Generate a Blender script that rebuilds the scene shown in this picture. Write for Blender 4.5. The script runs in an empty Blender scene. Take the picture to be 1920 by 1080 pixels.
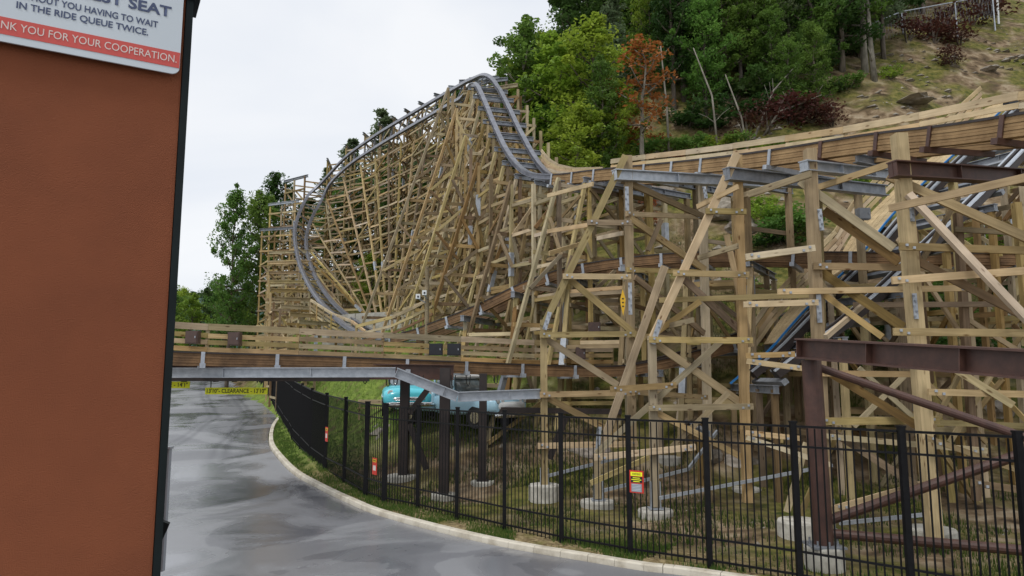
import bpy, bmesh, math, random
from mathutils import Vector, Matrix, noise
R = math.radians
random.seed(7)
sc = bpy.context.scene
COL = sc.collection

# ---------------------------------------------------------------- camera, world, sun, exposure
PITCH = R(7.05); F = 1333.0; CZ = 4.05
cam = bpy.data.objects.new('camera', bpy.data.cameras.new('camera')); COL.objects.link(cam)
cam.data.sensor_width = 36; cam.data.lens = 25.0
cam.data.clip_start = 0.05; cam.data.clip_end = 3000
cam.location = (0, 0, CZ); cam.rotation_euler = (R(90) + PITCH, 0, 0)
sc.camera = cam
SUN_EL, SUN_ROT = R(58), R(215)
w = bpy.data.worlds.new('World'); sc.world = w; w.use_nodes = True
nt = w.node_tree; nt.nodes.clear()
def N(t, **k):
    n = nt.nodes.new(t)
    for a, b in k.items(): setattr(n, a, b)
    return n
out = N('ShaderNodeOutputWorld'); bg1 = N('ShaderNodeBackground'); bg2 = N('ShaderNodeBackground'); mx = N('ShaderNodeMixShader')
sky = N('ShaderNodeTexSky', sky_type='NISHITA'); sky.sun_disc = False; sky.sun_elevation = SUN_EL; sky.sun_rotation = SUN_ROT
bg1.inputs[1].default_value = 0.09
nt.links.new(sky.outputs[0], bg1.inputs[0])
tc = N('ShaderNodeTexCoord'); mp = N('ShaderNodeMapping'); mp.inputs['Scale'].default_value = (1, 1, 2.6)
nz = N('ShaderNodeTexNoise'); nz.inputs['Scale'].default_value = 1.3; nz.inputs['Detail'].default_value = 5; nz.inputs['Distortion'].default_value = 0.5
cr = N('ShaderNodeValToRGB'); cr.color_ramp.elements[0].position = .32; cr.color_ramp.elements[1].position = .62
cr.color_ramp.elements[0].color = (.70, .745, .82, 1); cr.color_ramp.elements[1].color = (.86, .875, .90, 1)
nt.links.new(tc.outputs['Generated'], mp.inputs[0]); nt.links.new(mp.outputs[0], nz.inputs[0]); nt.links.new(nz.outputs[0], cr.inputs[0])
nt.links.new(cr.outputs[0], bg2.inputs[0]); bg2.inputs[1].default_value = 1.0
mx.inputs[0].default_value = .93
nt.links.new(bg1.outputs[0], mx.inputs[1]); nt.links.new(bg2.outputs[0], mx.inputs[2]); nt.links.new(mx.outputs[0], out.inputs[0])
sun = bpy.data.objects.new('sun', bpy.data.lights.new('sun', 'SUN')); COL.objects.link(sun)
sun.data.energy = 1.3; sun.data.angle = R(14); sun.data.color = (1, .97, .92)
# light comes from behind-left of the camera, high
sd = Vector((math.sin(SUN_ROT) * math.cos(SUN_EL), math.cos(SUN_ROT) * math.cos(SUN_EL), math.sin(SUN_EL)))
sun.rotation_euler = sd.to_track_quat('Z', 'Y').to_euler()
sc.view_settings.view_transform = 'Standard'; sc.view_settings.look = 'None'
sc.view_settings.exposure = 0.18; sc.view_settings.gamma = 1

# ---------------------------------------------------------------- helpers
cp, sp = math.cos(PITCH), math.sin(PITCH)
def ray(px, py):
    u = (px - 960) / F; v = (540 - py) / F
    return Vector((u, cp - v * sp, sp + v * cp))
def at(px, py, Y):
    d = ray(px, py); t = Y / d.y
    return Vector((d.x * t, Y, CZ + d.z * t))
def lerp(tab, x):
    if x <= tab[0][0]: return tab[0][1]
    for (a, b), (c, d) in zip(tab, tab[1:]):
        if x <= c: return b + (d - b) * (x - a) / (c - a)
    return tab[-1][1]
def sstep(a, b, x):
    t = min(1, max(0, (x - a) / (b - a))); return t * t * (3 - 2 * t)
def hraw(x, y):
    yy = y - 24.5
    soft = (yy + math.sqrt(yy * yy + 4)) / 2 if y < 95 else 70.5
    base = .058 * soft - .03
    s = x + 7.4 + .44 * (y - 28)
    if s <= 0: return base
    sl = lerp(((0, .058), (2, .1), (4, .22), (7, .40), (15, .62), (20, .74), (28, .84), (40, .92)), s)
    soft2 = (yy + math.sqrt(yy * yy + 4)) / 2
    h = sl * soft2 * 1.0 - .03
    far = (.38 * max(0, min(y, 92) - 68)) * sstep(2, 12, s) - .3 * max(0, y - 100)
    c = 7.1 + 1.3 * sstep(49, 55, y) + max(0, x + 2) * 1.5 + far
    h += .95 * math.exp(-((x + 3.2) ** 2 / 20 + (y - 31.5) ** 2 / 12))
    h += 1.7 * sstep(.9, 3.2, s) * sstep(44, 58, y)
    k = 1.2
    d = h - c
    h = c + (d - math.sqrt(d * d + k * k)) / 2 + .0
    return max(base, min(h, 75))
def H(x, y):
    h = hraw(x, y)
    s = x + 7.4 + .44 * (y - 28)
    a = sstep(26, 34, y) * sstep(4, 9, s)
    if a > 0:
        h += a * (.9 * noise.noise(Vector((x * .16, y * .16, 0))) + .35 * noise.noise(Vector((x * .55, y * .55, 3))))
    b = sstep(12, 20, y) * sstep(-1, 2, s)
    h += b * .10 * noise.noise(Vector((x * .7, y * .7, 9)))
    return h

def nodes_mat(name):
    m = bpy.data.materials.new(name); m.use_nodes = True
    t = m.node_tree; b = t.nodes['Principled BSDF']
    return m, t, b
def mat(name, c1, c2=None, rough=.7, metal=0, scale=6, detail=4, bump=0, bscale=None, objrand=0, stretch=None, coords='Object', spec=.5, lo=.35, hi=.65, rrange=None):
    m, t, b = nodes_mat(name)
    def n(ty): return t.nodes.new(ty)
    L = t.links.new
    b.inputs['Roughness'].default_value = rough; b.inputs['Metallic'].default_value = metal
    b.inputs['Specular IOR Level'].default_value = spec
    c2 = c2 or tuple(x * .75 for x in c1)
    tc = n('ShaderNodeTexCoord'); mp = n('ShaderNodeMapping')
    if stretch: mp.inputs['Scale'].default_value = stretch
    L(tc.outputs[coords], mp.inputs[0])
    if objrand:
        oi = n('ShaderNodeObjectInfo'); vm = n('ShaderNodeVectorMath'); vm.operation = 'ADD'
        sc_ = n('ShaderNodeMath'); sc_.operation = 'MULTIPLY'; sc_.inputs[1].default_value = 37.0
        L(oi.outputs['Random'], sc_.inputs[0]); L(mp.outputs[0], vm.inputs[0]); L(sc_.outputs[0], vm.inputs[1]); src = vm.outputs[0]
    else: src = mp.outputs[0]
    nz = n('ShaderNodeTexNoise'); nz.inputs['Scale'].default_value = scale; nz.inputs['Detail'].default_value = detail
    nz.inputs['Roughness'].default_value = .6
    L(src, nz.inputs[0])
    r = n('ShaderNodeValToRGB'); r.color_ramp.elements[0].position = lo; r.color_ramp.elements[1].position = hi
    r.color_ramp.elements[0].color = (*c2, 1); r.color_ramp.elements[1].color = (*c1, 1)
    L(nz.outputs[0], r.inputs[0]); col = r.outputs[0]
    if objrand:
        hs = n('ShaderNodeHueSaturation')
        mr = n('ShaderNodeMapRange'); mr.inputs[3].default_value = 1 - objrand; mr.inputs[4].default_value = 1 + objrand
        L(oi.outputs['Random'], mr.inputs[0]); L(mr.outputs[0], hs.inputs['Value'])
        wn = n('ShaderNodeTexWhiteNoise'); wn.noise_dimensions = '1D'; L(oi.outputs['Random'], wn.inputs['W'])
        m2 = n('ShaderNodeMapRange'); m2.inputs[3].default_value = .5 - objrand * .06; m2.inputs[4].default_value = .5 + objrand * .06
        L(wn.outputs[0], m2.inputs[0]); L(m2.outputs[0], hs.inputs['Hue'])
        m3 = n('ShaderNodeMapRange'); m3.inputs[3].default_value = 1 - objrand * .9; m3.inputs[4].default_value = 1 + objrand * .5
        L(wn.outputs[1], m3.inputs[0]); L(m3.outputs[0], hs.inputs['Saturation'])
        L(col, hs.inputs['Color']); col = hs.outputs[0]
    L(col, b.inputs['Base Color'])
    if rrange:
        q = n('ShaderNodeMapRange'); q.inputs[3].default_value = rrange[0]; q.inputs[4].default_value = rrange[1]
        L(nz.outputs[0], q.inputs[0]); L(q.outputs[0], b.inputs['Roughness'])
    if bump:
        bp = n('ShaderNodeBump'); bp.inputs['Strength'].default_value = bump; bp.inputs['Distance'].default_value = .02
        if bscale:
            n2 = n('ShaderNodeTexNoise'); n2.inputs['Scale'].default_value = bscale; n2.inputs['Detail'].default_value = 4
            L(src, n2.inputs[0]); L(n2.outputs[0], bp.inputs['Height'])
        else: L(nz.outputs[0], bp.inputs['Height'])
        L(bp.outputs[0], b.inputs['Normal'])
    return m

def wood(name, c1, c2, var=.28):
    """sawn timber: grain runs along local X, faint knots and weathered streaks"""
    m, t, b = nodes_mat(name); L = t.links.new
    def n(ty): return t.nodes.new(ty)
    b.inputs['Roughness'].default_value = .82; b.inputs['Specular IOR Level'].default_value = .25
    tc = n('ShaderNodeTexCoord'); oi = n('ShaderNodeObjectInfo')
    vm = n('ShaderNodeVectorMath'); vm.operation = 'ADD'
    s = n('ShaderNodeMath'); s.operation = 'MULTIPLY'; s.inputs[1].default_value = 53.0
    L(oi.outputs['Random'], s.inputs[0]); L(tc.outputs['Object'], vm.inputs[0]); L(s.outputs[0], vm.inputs[1])
    mp = n('ShaderNodeMapping'); mp.inputs['Scale'].default_value = (.8, 13, 13); L(vm.outputs[0], mp.inputs[0])
    g = n('ShaderNodeTexNoise'); g.inputs['Scale'].default_value = 1.0; g.inputs['Detail'].default_value = 4; g.inputs['Distortion'].default_value = 1.1; L(mp.outputs[0], g.inputs[0])
    r = n('ShaderNodeValToRGB'); r.color_ramp.elements[0].position = .33; r.color_ramp.elements[1].position = .66
    r.color_ramp.elements[0].color = (*c2, 1); r.color_ramp.elements[1].color = (*c1, 1); L(g.outputs[0], r.inputs[0])
    big = n('ShaderNodeTexNoise'); big.inputs['Scale'].default_value = 1.3; big.inputs['Detail'].default_value = 3; L(vm.outputs[0], big.inputs[0])
    mm = n('ShaderNodeMapRange'); mm.inputs[1].default_value = .3; mm.inputs[2].default_value = .7; mm.inputs[3].default_value = .74; mm.inputs[4].default_value = 1.12; L(big.outputs[0], mm.inputs[0])
    vk = n('ShaderNodeTexVoronoi'); vk.inputs['Scale'].default_value = 1.0; mk = n('ShaderNodeMapping'); mk.inputs['Scale'].default_value = (1.7, 5, 5); L(vm.outputs[0], mk.inputs[0]); L(mk.outputs[0], vk.inputs['Vector'])
    kr = n('ShaderNodeValToRGB'); kr.color_ramp.elements[0].position = .07; kr.color_ramp.elements[1].position = .16; kr.color_ramp.elements[0].color = (.38, .30, .24, 1); kr.color_ramp.elements[1].color = (1, 1, 1, 1); L(vk.outputs['Distance'], kr.inputs[0])
    km = n('ShaderNodeMix'); km.data_type = 'RGBA'; km.blend_type = 'MULTIPLY'; km.inputs[0].default_value = 1; L(r.outputs[0], km.inputs[6]); L(kr.outputs[0], km.inputs[7])
    hs = n('ShaderNodeHueSaturation'); L(km.outputs[2], hs.inputs['Color'])
    mr = n('ShaderNodeMapRange'); mr.inputs[3].default_value = 1 - var; mr.inputs[4].default_value = 1 + var; L(oi.outputs['Random'], mr.inputs[0])
    mu = n('ShaderNodeMath'); mu.operation = 'MULTIPLY'; L(mr.outputs[0], mu.inputs[0]); L(mm.outputs[0], mu.inputs[1]); L(mu.outputs[0], hs.inputs['Value'])
    wn = n('ShaderNodeTexWhiteNoise'); wn.noise_dimensions = '1D'; L(oi.outputs['Random'], wn.inputs['W'])
    m2 = n('ShaderNodeMapRange'); m2.inputs[3].default_value = .485; m2.inputs[4].default_value = .512; L(wn.outputs[0], m2.inputs[0]); L(m2.outputs[0], hs.inputs['Hue'])
    m3 = n('ShaderNodeMapRange'); m3.inputs[3].default_value = .72; m3.inputs[4].default_value = 1.2
    wn2 = n('ShaderNodeTexWhiteNoise'); wn2.noise_dimensions = '1D'; ad = n('ShaderNodeMath'); ad.inputs[1].default_value = 3.7; L(oi.outputs['Random'], ad.inputs[0]); L(ad.outputs[0], wn2.inputs['W'])
    L(wn2.outputs[0], m3.inputs[0]); L(m3.outputs[0], hs.inputs['Saturation'])
    L(hs.outputs[0], b.inputs['Base Color'])
    bp = n('ShaderNodeBump'); bp.inputs['Strength'].default_value = .35; bp.inputs['Distance'].default_value = .008; L(g.outputs[0], bp.inputs['Height']); L(bp.outputs[0], b.inputs['Normal'])
    return m

M = {}
M['wood'] = wood('treated_pine', (.465, .36, .19), (.34, .258, .13))
M['pale'] = wood('pale_fresh_pine', (.62, .49, .30), (.52, .40, .235), .13)
M['dark'] = wood('weathered_pine', (.27, .185, .09), (.18, .122, .06), .2)
M['old'] = wood('track_stack_timber', (.28, .165, .075), (.13, .075, .036), .12)
M['lam'] = mat('laminated_track_timber', (.40, .26, .125), (.21, .125, .055), rough=.85, scale=1.4, detail=9, bump=.3, bscale=18)
M['old'] = mat('old_laminated_timber', (.27, .155, .072), (.12, .068, .034), rough=.85, scale=1.6, detail=9, bump=.3, bscale=18)
M['galv'] = mat('galvanised_steel', (.46, .49, .53), (.33, .36, .40), rough=.42, metal=.35, scale=5, objrand=.1, bump=.05)
M['bright'] = mat('bright_rail_steel', (.62, .66, .72), (.5, .54, .6), rough=.3, metal=.3, scale=4)
M['galvd'] = mat('dull_galvanised_steel', (.30, .32, .35), (.19, .205, .23), rough=.5, metal=.3, scale=4, objrand=.1)
M['rail'] = mat('running_rail_steel', (.27, .28, .315), (.17, .175, .205), rough=.38, metal=.4, scale=3)
M['brown'] = mat('brown_painted_steel', (.105, .050, .036), (.065, .032, .025), rough=.5, scale=4, bump=.05)
M['dbrown'] = mat('dark_steel', (.04, .027, .023), (.022, .016, .015), rough=.5, scale=3)
M['black'] = mat('black_powder_coat', (.009, .009, .010), (.005, .005, .006), rough=.5, scale=9, spec=.22)
M['conc'] = mat('concrete', (.56, .54, .48), (.38, .36, .31), rough=.9, scale=4, bump=.3, bscale=40, objrand=.12)
M['kerb'] = mat('kerb_concrete', (.62, .57, .47), (.36, .31, .23), rough=.9, scale=1.8, detail=8, bump=.3, bscale=30, lo=.3, hi=.55)
M['stucco'] = mat('orange_stucco', (.255, .076, .030), (.205, .060, .024), rough=.9, scale=2.2, bump=.4, bscale=330)
M['trim'] = mat('dark_trim', (.010, .017, .018), (.007, .011, .012), rough=.6, scale=6, spec=.2)
M['signw'] = mat('sign_white', (.60, .66, .72), (.57, .63, .69), rough=.4, scale=3)
M['signr'] = mat('sign_red', (.62, .085, .07), (.57, .075, .06), rough=.4, scale=3)
M['signb'] = mat('sign_blue_letters', (.06, .085, .17), (.05, .07, .15), rough=.5)
M['signl'] = mat('sign_pale_letters', (.74, .64, .60), (.7, .6, .57), rough=.5)
M['yellow'] = mat('yellow_sign', (.95, .97, .02), (.9, .93, .02), rough=.5)
M['amber'] = mat('amber_sign', (.78, .47, .02), (.72, .42, .02), rough=.5)
M['ink'] = mat('black_letters', (.015, .015, .015), rough=.6)
M['red'] = mat('red_sign', (.62, .04, .02), (.55, .035, .02), rough=.5)
M['blue'] = mat('blue_conduit', (.03, .22, .55), (.03, .18, .45), rough=.4)
M['gbox'] = mat('grey_cabinet', (.30, .32, .35), (.26, .28, .31), rough=.5)
M['bbox'] = mat('brown_cabinet', (.10, .06, .05), (.07, .045, .04), rough=.5)
M['navy'] = mat('black_cabinet', (.014, .016, .022), (.01, .011, .016), rough=.4)
M['white'] = mat('white_paint', (.78, .8, .8), (.7, .72, .73), rough=.35)
M['turq'] = mat('turquoise_car_paint', (.13, .68, .80), (.11, .62, .75), rough=.18, scale=2)
M['lblue'] = mat('light_blue_car_paint', (.46, .72, .86), (.40, .65, .80), rough=.22, scale=2)
M['chrome'] = mat('chrome', (.8, .8, .8), (.7, .7, .7), rough=.12, metal=1)
M['glass'] = mat('car_glass', (.16, .2, .22), (.1, .13, .15), rough=.08, spec=.9)
M['tyre'] = mat('tyre_rubber', (.02, .02, .02), rough=.8)
M['bark'] = mat('bark', (.17, .14, .11), (.075, .06, .045), rough=.95, scale=5, stretch=(1, 1, .25), bump=.6, objrand=.2)
M['palebark'] = mat('pale_bark', (.27, .245, .20), (.13, .115, .09), rough=.95, scale=5, stretch=(1, 1, .3), bump=.4, objrand=.1)
M['rock'] = mat('rock', (.36, .32, .27), (.19, .16, .125), rough=.95, scale=2.5, detail=8, bump=.8, objrand=.15)

def leafmat(name, c1, c2, rnd=.18):
    m, t, b = nodes_mat(name); L = t.links.new
    def n(ty): return t.nodes.new(ty)
    at_ = n('ShaderNodeAttribute'); at_.attribute_name = 'tone'
    oi = n('ShaderNodeObjectInfo')
    mixc = n('ShaderNodeMix'); mixc.data_type = 'RGBA'
    mixc.inputs[6].default_value = (*c2, 1); mixc.inputs[7].default_value = (*c1, 1)
    L(at_.outputs['Fac'], mixc.inputs[0])
    hs = n('ShaderNodeHueSaturation'); L(mixc.outputs[2], hs.inputs['Color'])
    mr = n('ShaderNodeMapRange'); mr.inputs[3].default_value = 1 - rnd; mr.inputs[4].default_value = 1 + rnd; L(oi.outputs['Random'], mr.inputs[0]); L(mr.outputs[0], hs.inputs['Value'])
    wn = n('ShaderNodeTexWhiteNoise'); wn.noise_dimensions = '1D'; L(oi.outputs['Random'], wn.inputs['W'])
    m2 = n('ShaderNodeMapRange'); m2.inputs[3].default_value = .485; m2.inputs[4].default_value = .515; L(wn.outputs[0], m2.inputs[0]); L(m2.outputs[0], hs.inputs['Hue'])
    L(hs.outputs[0], b.inputs['Base Color']); b.inputs['Roughness'].default_value = .55; b.inputs['Specular IOR Level'].default_value = .3
    tr = n('ShaderNodeBsdfTranslucent'); L(hs.outputs[0], tr.inputs[0]); ms = n('ShaderNodeMixShader'); ms.inputs[0].default_value = .45
    o = t.nodes['Material Output']; L(b.outputs[0], ms.inputs[1]); L(tr.outputs[0], ms.inputs[2]); L(ms.outputs[0], o.inputs[0])
    return m
M['leaf'] = leafmat('green_leaves', (.20, .335, .065), (.08, .165, .032))
M['leafd'] = leafmat('dark_green_leaves', (.085, .16, .038), (.03, .072, .018))
M['leafy'] = leafmat('yellow_green_leaves', (.36, .48, .06), (.17, .28, .035))
M['leafr'] = leafmat('rust_red_leaves', (.40, .12, .04), (.24, .075, .03))
M['leafb'] = leafmat('dead_brown_red_leaves', (.12, .042, .03), (.06, .028, .02))
M['grassm'] = leafmat('grass_blades', (.17, .22, .05), (.06, .13, .025), .05)
M['grassb'] = leafmat('lush_grass_blades', (.24, .34, .06), (.12, .22, .035), .05)
M['grassd'] = leafmat('bank_grass_blades', (.10, .15, .03), (.035, .08, .016), .05)
M['pine'] = leafmat('hemlock_needles', (.22, .28, .14), (.12, .17, .085))

def link(o, parent=None):
    COL.objects.link(o)
    if parent is not None: o.parent = parent
    return o
def tag(o, label=None, cat=None, group=None, kind=None):
    if label: o['label'] = label
    if cat: o['category'] = cat
    if group: o['group'] = group
    if kind: o['kind'] = kind
    return o
def empty(name, loc, label, cat, group=None, rz=0):
    o = bpy.data.objects.new(name, None); o.empty_display_size = .2; COL.objects.link(o)
    o.location = loc; o.rotation_euler[2] = rz
    return tag(o, label, cat, group)
def mesh(name, vs, fs, m, parent=None, smooth=False, loc=None, rot=None):
    me = bpy.data.meshes.new(name); me.from_pydata([tuple(v) for v in vs], [], fs); me.materials.append(M[m] if isinstance(m, str) else m)
    if smooth: me.polygons.foreach_set('use_smooth', [True] * len(me.polygons))
    me.update()
    o = bpy.data.objects.new(name, me); link(o, parent)
    if loc is not None: o.location = loc
    if rot is not None: o.rotation_euler = rot
    return o
BOXF = [(0, 3, 2, 1), (4, 5, 6, 7), (0, 1, 5, 4), (1, 2, 6, 5), (2, 3, 7, 6), (3, 0, 4, 7)]
def boxv(x0, x1, y0, y1, z0, z1):
    return [(x0, y0, z0), (x1, y0, z0), (x1, y1, z0), (x0, y1, z0), (x0, y0, z1), (x1, y0, z1), (x1, y1, z1), (x0, y1, z1)]
class MB:
    def __init__(s): s.v = []; s.f = []
    def add(s, v, f):
        k = len(s.v); s.v += [Vector(a) for a in v]; s.f += [tuple(i + k for i in q) for q in f]; return s
    def box(s, x0, x1, y0, y1, z0, z1): return s.add(boxv(x0, x1, y0, y1, z0, z1), BOXF)
    def beam(s, p0, p1, w_, h_, up=Vector((0, 0, 1))):
        p0 = Vector(p0); p1 = Vector(p1); mt, L = frame(p0, p1, up)
        return s.add([mt @ Vector(v) for v in boxv(-L / 2, L / 2, -w_ / 2, w_ / 2, -h_ / 2, h_ / 2)], BOXF)
    def tube(s, pts, rads, n=8):
        pts = [Vector(p) for p in pts]; rings = []
        a0 = None
        for i, p in enumerate(pts):
            d = (pts[min(i + 1, len(pts) - 1)] - pts[max(i - 1, 0)]).normalized()
            if a0 is None: a0 = d.orthogonal().normalized()
            a0 = (a0 - d * a0.dot(d)).normalized(); b0 = d.cross(a0)
            r = rads[i] if isinstance(rads, (list, tuple)) else rads
            rings.append([p + (a0 * math.cos(2 * math.pi * k / n) + b0 * math.sin(2 * math.pi * k / n)) * r for k in range(n)])
        v = [q for r_ in rings for q in r_]; f = []
        for i in range(len(rings) - 1):
            for k in range(n): f.append((i * n + k, i * n + (k + 1) % n, (i + 1) * n + (k + 1) % n, (i + 1) * n + k))
        f.append(tuple(range(n - 1, -1, -1))); f.append(tuple((len(rings) - 1) * n + k for k in range(n)))
        return s.add(v, f)
    def build(s, name, m, parent=None, smooth=False, origin=None):
        o_ = Vector(origin) if origin is not None else (Vector(parent.location) if parent is not None and parent.type == 'EMPTY' else Vector((0, 0, 0)))
        ob = mesh(name, [v - o_ for v in s.v], s.f, m, parent, smooth)
        if origin is not None and parent is None: ob.location = o_
        return ob
def frame(p0, p1, up=Vector((0, 0, 1))):
    d = p1 - p0; L = d.length; x = d / L
    y = up.cross(x)
    if y.length < 1e-3: y = Vector((0, 1, 0)).cross(x)
    y.normalize(); z = x.cross(y)
    m = Matrix((x, y, z)).transposed().to_4x4(); m.translation = (p0 + p1) / 2
    return m, L
def beam(parent, name, p0, p1, w_, h_, m, up=Vector((0, 0, 1)), label=None):
    """one timber or steel member: a box along local X, its own object"""
    p0 = Vector(p0); p1 = Vector(p1); mt, L = frame(p0, p1, up)
    o = mesh(name, boxv(-L / 2, L / 2, -w_ / 2, w_ / 2, -h_ / 2, h_ / 2), BOXF, m, parent)
    if parent is not None: mt = Matrix.Translation(-Vector(parent.location)) @ mt
    o.matrix_local = mt
    if label: o['label'] = label
    return o
def ibeam(parent, name, p0, p1, w_, h_, m, t=.03, label=None, web=True):
    p0 = Vector(p0); p1 = Vector(p1); mt, L = frame(p0, p1)
    b = MB(); a = L / 2
    b.box(-a, a, -w_ / 2, w_ / 2, h_ / 2 - t, h_ / 2); b.box(-a, a, -w_ / 2, w_ / 2, -h_ / 2, -h_ / 2 + t)
    b.box(-a + .01, a - .01, -t / 2, t / 2, -h_ / 2 + t, h_ / 2 - t)
    k = -a + .02
    while k < a - .03:
        b.box(k, k + .02, -w_ * .42, -t / 2, -h_ / 2 + t, h_ / 2 - t); b.box(k, k + .02, t / 2, w_ * .42, -h_ / 2 + t, h_ / 2 - t); k += max(1.6, L / 3)
    o = mesh(name, b.v, b.f, m, parent)
    if parent is not None: mt = Matrix.Translation(-Vector(parent.location)) @ mt
    o.matrix_local = mt
    if label: o['label'] = label
    return o
ORD = 'first second third fourth fifth sixth seventh eighth ninth tenth eleventh twelfth thirteenth fourteenth fifteenth sixteenth seventeenth eighteenth nineteenth twentieth'.split()
TENS = {2: 'twenty', 3: 'thirty', 4: 'forty', 5: 'fifty'}
def ordw(i):
    if i < 20: return ORD[i]
    n = i + 1
    return (TENS[n // 10] + '-' + ORD[n % 10 - 1]) if n % 10 else {20: 'twentieth', 30: 'thirtieth', 40: 'fortieth', 50: 'fiftieth'}[n]
def text_mesh(name, body, m, parent, p_left, p_right_base, height, nrm, thick=.002, bold=0.0, off=.004):
    """flat lettering fitted between two baseline points on a plane with normal nrm"""
    cu = bpy.data.curves.new(name, 'FONT'); cu.body = body; cu.size = 1; cu.offset = bold; cu.extrude = 0; cu.resolution_u = 3
    ob = bpy.data.objects.new(name + '_tmp', cu); COL.objects.link(ob)
    me = bpy.data.meshes.new_from_object(ob.evaluated_get(bpy.context.evaluated_depsgraph_get()))
    bpy.data.objects.remove(ob)
    xs = [v.co.x for v in me.vertices]; ys = [v.co.y for v in me.vertices]
    x0, x1 = min(xs), max(xs); cap = .70
    pl = Vector(p_left); pr = Vector(p_right_base); ex = pr - pl; W = ex.length; ex.normalize(); n_ = Vector(nrm).normalized(); ey = n_.cross(ex)
    for v in me.vertices:
        a = (v.co.x - x0) / (x1 - x0) * W; b_ = v.co.y / cap * height
        v.co = pl + ex * a + ey * b_ + n_ * off - (Vector(parent.location) if parent.type == 'EMPTY' else Vector((0, 0, 0)))
    me.materials.clear(); me.materials.append(M[m])
    o = bpy.data.objects.new(name, me); link(o, parent); return o

# ---------------------------------------------------------------- ground, road, kerb

def gpt(px, py):
    """pixel to the point where its ray meets the ground"""
    d = ray(px, py); Y = 5.0
    for _ in range(4000):
        p = Vector((d.x / d.y * Y, Y, CZ + d.z / d.y * Y))
        s = p.x + 7.4 + .44 * (p.y - 28)
        if p.z <= hraw(p.x, p.y): return p
        Y += .04
    return p
kp = [(1350, 1090), (1206, 1072), (1100, 1054), (999, 1037), (900, 1017), (783, 988), (697, 963), (650, 943), (593, 915), (550, 890), (523, 863), (505, 838), (503, 818), (508, 800), (518, 783), (524, 770), (520, 762), (507, 753), (485, 738), (456, 717)]
KERB = [(26, 5.5), (17, 8.3), (10.5, 10.9)] + [tuple(gpt(a, b)[:2]) for a, b in kp] + [(-36, 95), (-50, 125)]
def catmull(P, n):
    P = [Vector(p) for p in P]; out_ = []
    for i in range(len(P) - 1):
        a = P[max(i - 1, 0)]; b = P[i]; c = P[i + 1]; d = P[min(i + 2, len(P) - 1)]
        for k in range(n):
            t = k / n
            out_.append(.5 * ((2 * b) + (c - a) * t + (2 * a - 5 * b + 4 * c - d) * t * t + (3 * b - a - 3 * c + d) * t ** 3))
    out_.append(P[-1]); return out_
KL = catmull([Vector((a, b, 0)) for a, b in KERB], 6)
def kerb_side(x, y):
    """signed distance to kerb line: positive on the verge side"""
    best = 1e9; sg = 1
    for a, b in zip(KL, KL[1:]):
        ax, ay = a.x, a.y; dx, dy = b.x - ax, b.y - ay
        t = max(0, min(1, ((x - ax) * dx + (y - ay) * dy) / (dx * dx + dy * dy + 1e-9)))
        qx, qy = ax + dx * t - x, ay + dy * t - y; d2 = qx * qx + qy * qy
        if d2 < best: best = d2; sg = 1 if (dx * (y - ay) - dy * (x - ax)) < 0 else -1
    return sg * math.sqrt(best)
def axis(segs):
    o_ = []
    for a, b, st in segs:
        k = a
        while k < b - 1e-6: o_.append(k); k += st
    o_.append(segs[-1][1]); return o_
XS = axis([(-400, -120, 20), (-120, -45, 5), (-45, -20, 1.5), (-20, 40, .5), (40, 80, 1.5), (80, 200, 8)])
YS = axis([(-60, 6, 6), (6, 34, .4), (34, 62, .6), (62, 100, 2), (100, 200, 6), (200, 800, 40)])
vs = []; fs = []
for y in YS:
    for x in XS:
        z = H(x, y)
        if -60 < x < 30 and y < 128:
            ks = kerb_side(x, y)
            if ks < .3: z = hraw(x, y) + max(-.25, .10 - (.3 - ks) * .9)
            else: z += .10
        elif x <= -60: z -= .25
        if y > 130: z = min(z, 60) + 0
        vs.append((x, y, z))
nx = len(XS)
for j in range(len(YS) - 1):
    for i in range(nx - 1): fs.append((j * nx + i, j * nx + i + 1, (j + 1) * nx + i + 1, (j + 1) * nx + i))
# soil, moss, leaf litter and rock by position
gm, t, b = nodes_mat('hillside_soil_and_grass'); L = t.links.new
def n(ty): return t.nodes.new(ty)
geo = n('ShaderNodeNewGeometry')
def nzs(scale, detail=5, dist=0):
    q = n('ShaderNodeTexNoise'); q.inputs['Scale'].default_value = scale; q.inputs['Detail'].default_value = detail; q.inputs['Distortion'].default_value = dist; L(geo.outputs['Position'], q.inputs[0]); return q.outputs[0]
def ramp(src, stops):
    r = n('ShaderNodeValToRGB'); e = r.color_ramp.elements
    while len(e) < len(stops): e.new(.5)
    for k, (p, c) in enumerate(stops): e[k].position = p; e[k].color = (*c, 1)
    L(src, r.inputs[0]); return r.outputs[0]
def mixc(f, a, b_):
    q = n('ShaderNodeMix'); q.data_type = 'RGBA'; L(f, q.inputs[0]); L(a, q.inputs[6]); L(b_, q.inputs[7]); return q.outputs[2]
soil = ramp(nzs(1.1, 9, .6), [(.32, (.06, .042, .025)), (.47, (.16, .112, .066)), (.56, (.25, .185, .115)), (.68, (.36, .29, .20))])
grass = ramp(nzs(2.5, 8), [(.3, (.045, .062, .015)), (.5, (.125, .12, .03)), (.7, (.215, .185, .06))])
dry = ramp(nzs(9, 6), [(.35, (.14, .10, .05)), (.65, (.33, .26, .14))])
f1 = ramp(nzs(.33, 6, .4), [(.43, (0, 0, 0)), (.58, (1, 1, 1))])
lit = mixc(f1, soil, grass)
att = n('ShaderNodeAttribute'); att.attribute_name = 'verge'
f2 = ramp(nzs(1.7, 5), [(.47, (0, 0, 0)), (.66, (1, 1, 1))])
vg = mixc(f2, dry, grass)
lush = n('ShaderNodeAttribute'); lush.attribute_name = 'lush'
lg = ramp(nzs(1.6, 8), [(.33, (.16, .13, .06)), (.46, (.14, .20, .04)), (.7, (.23, .30, .06))])
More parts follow.
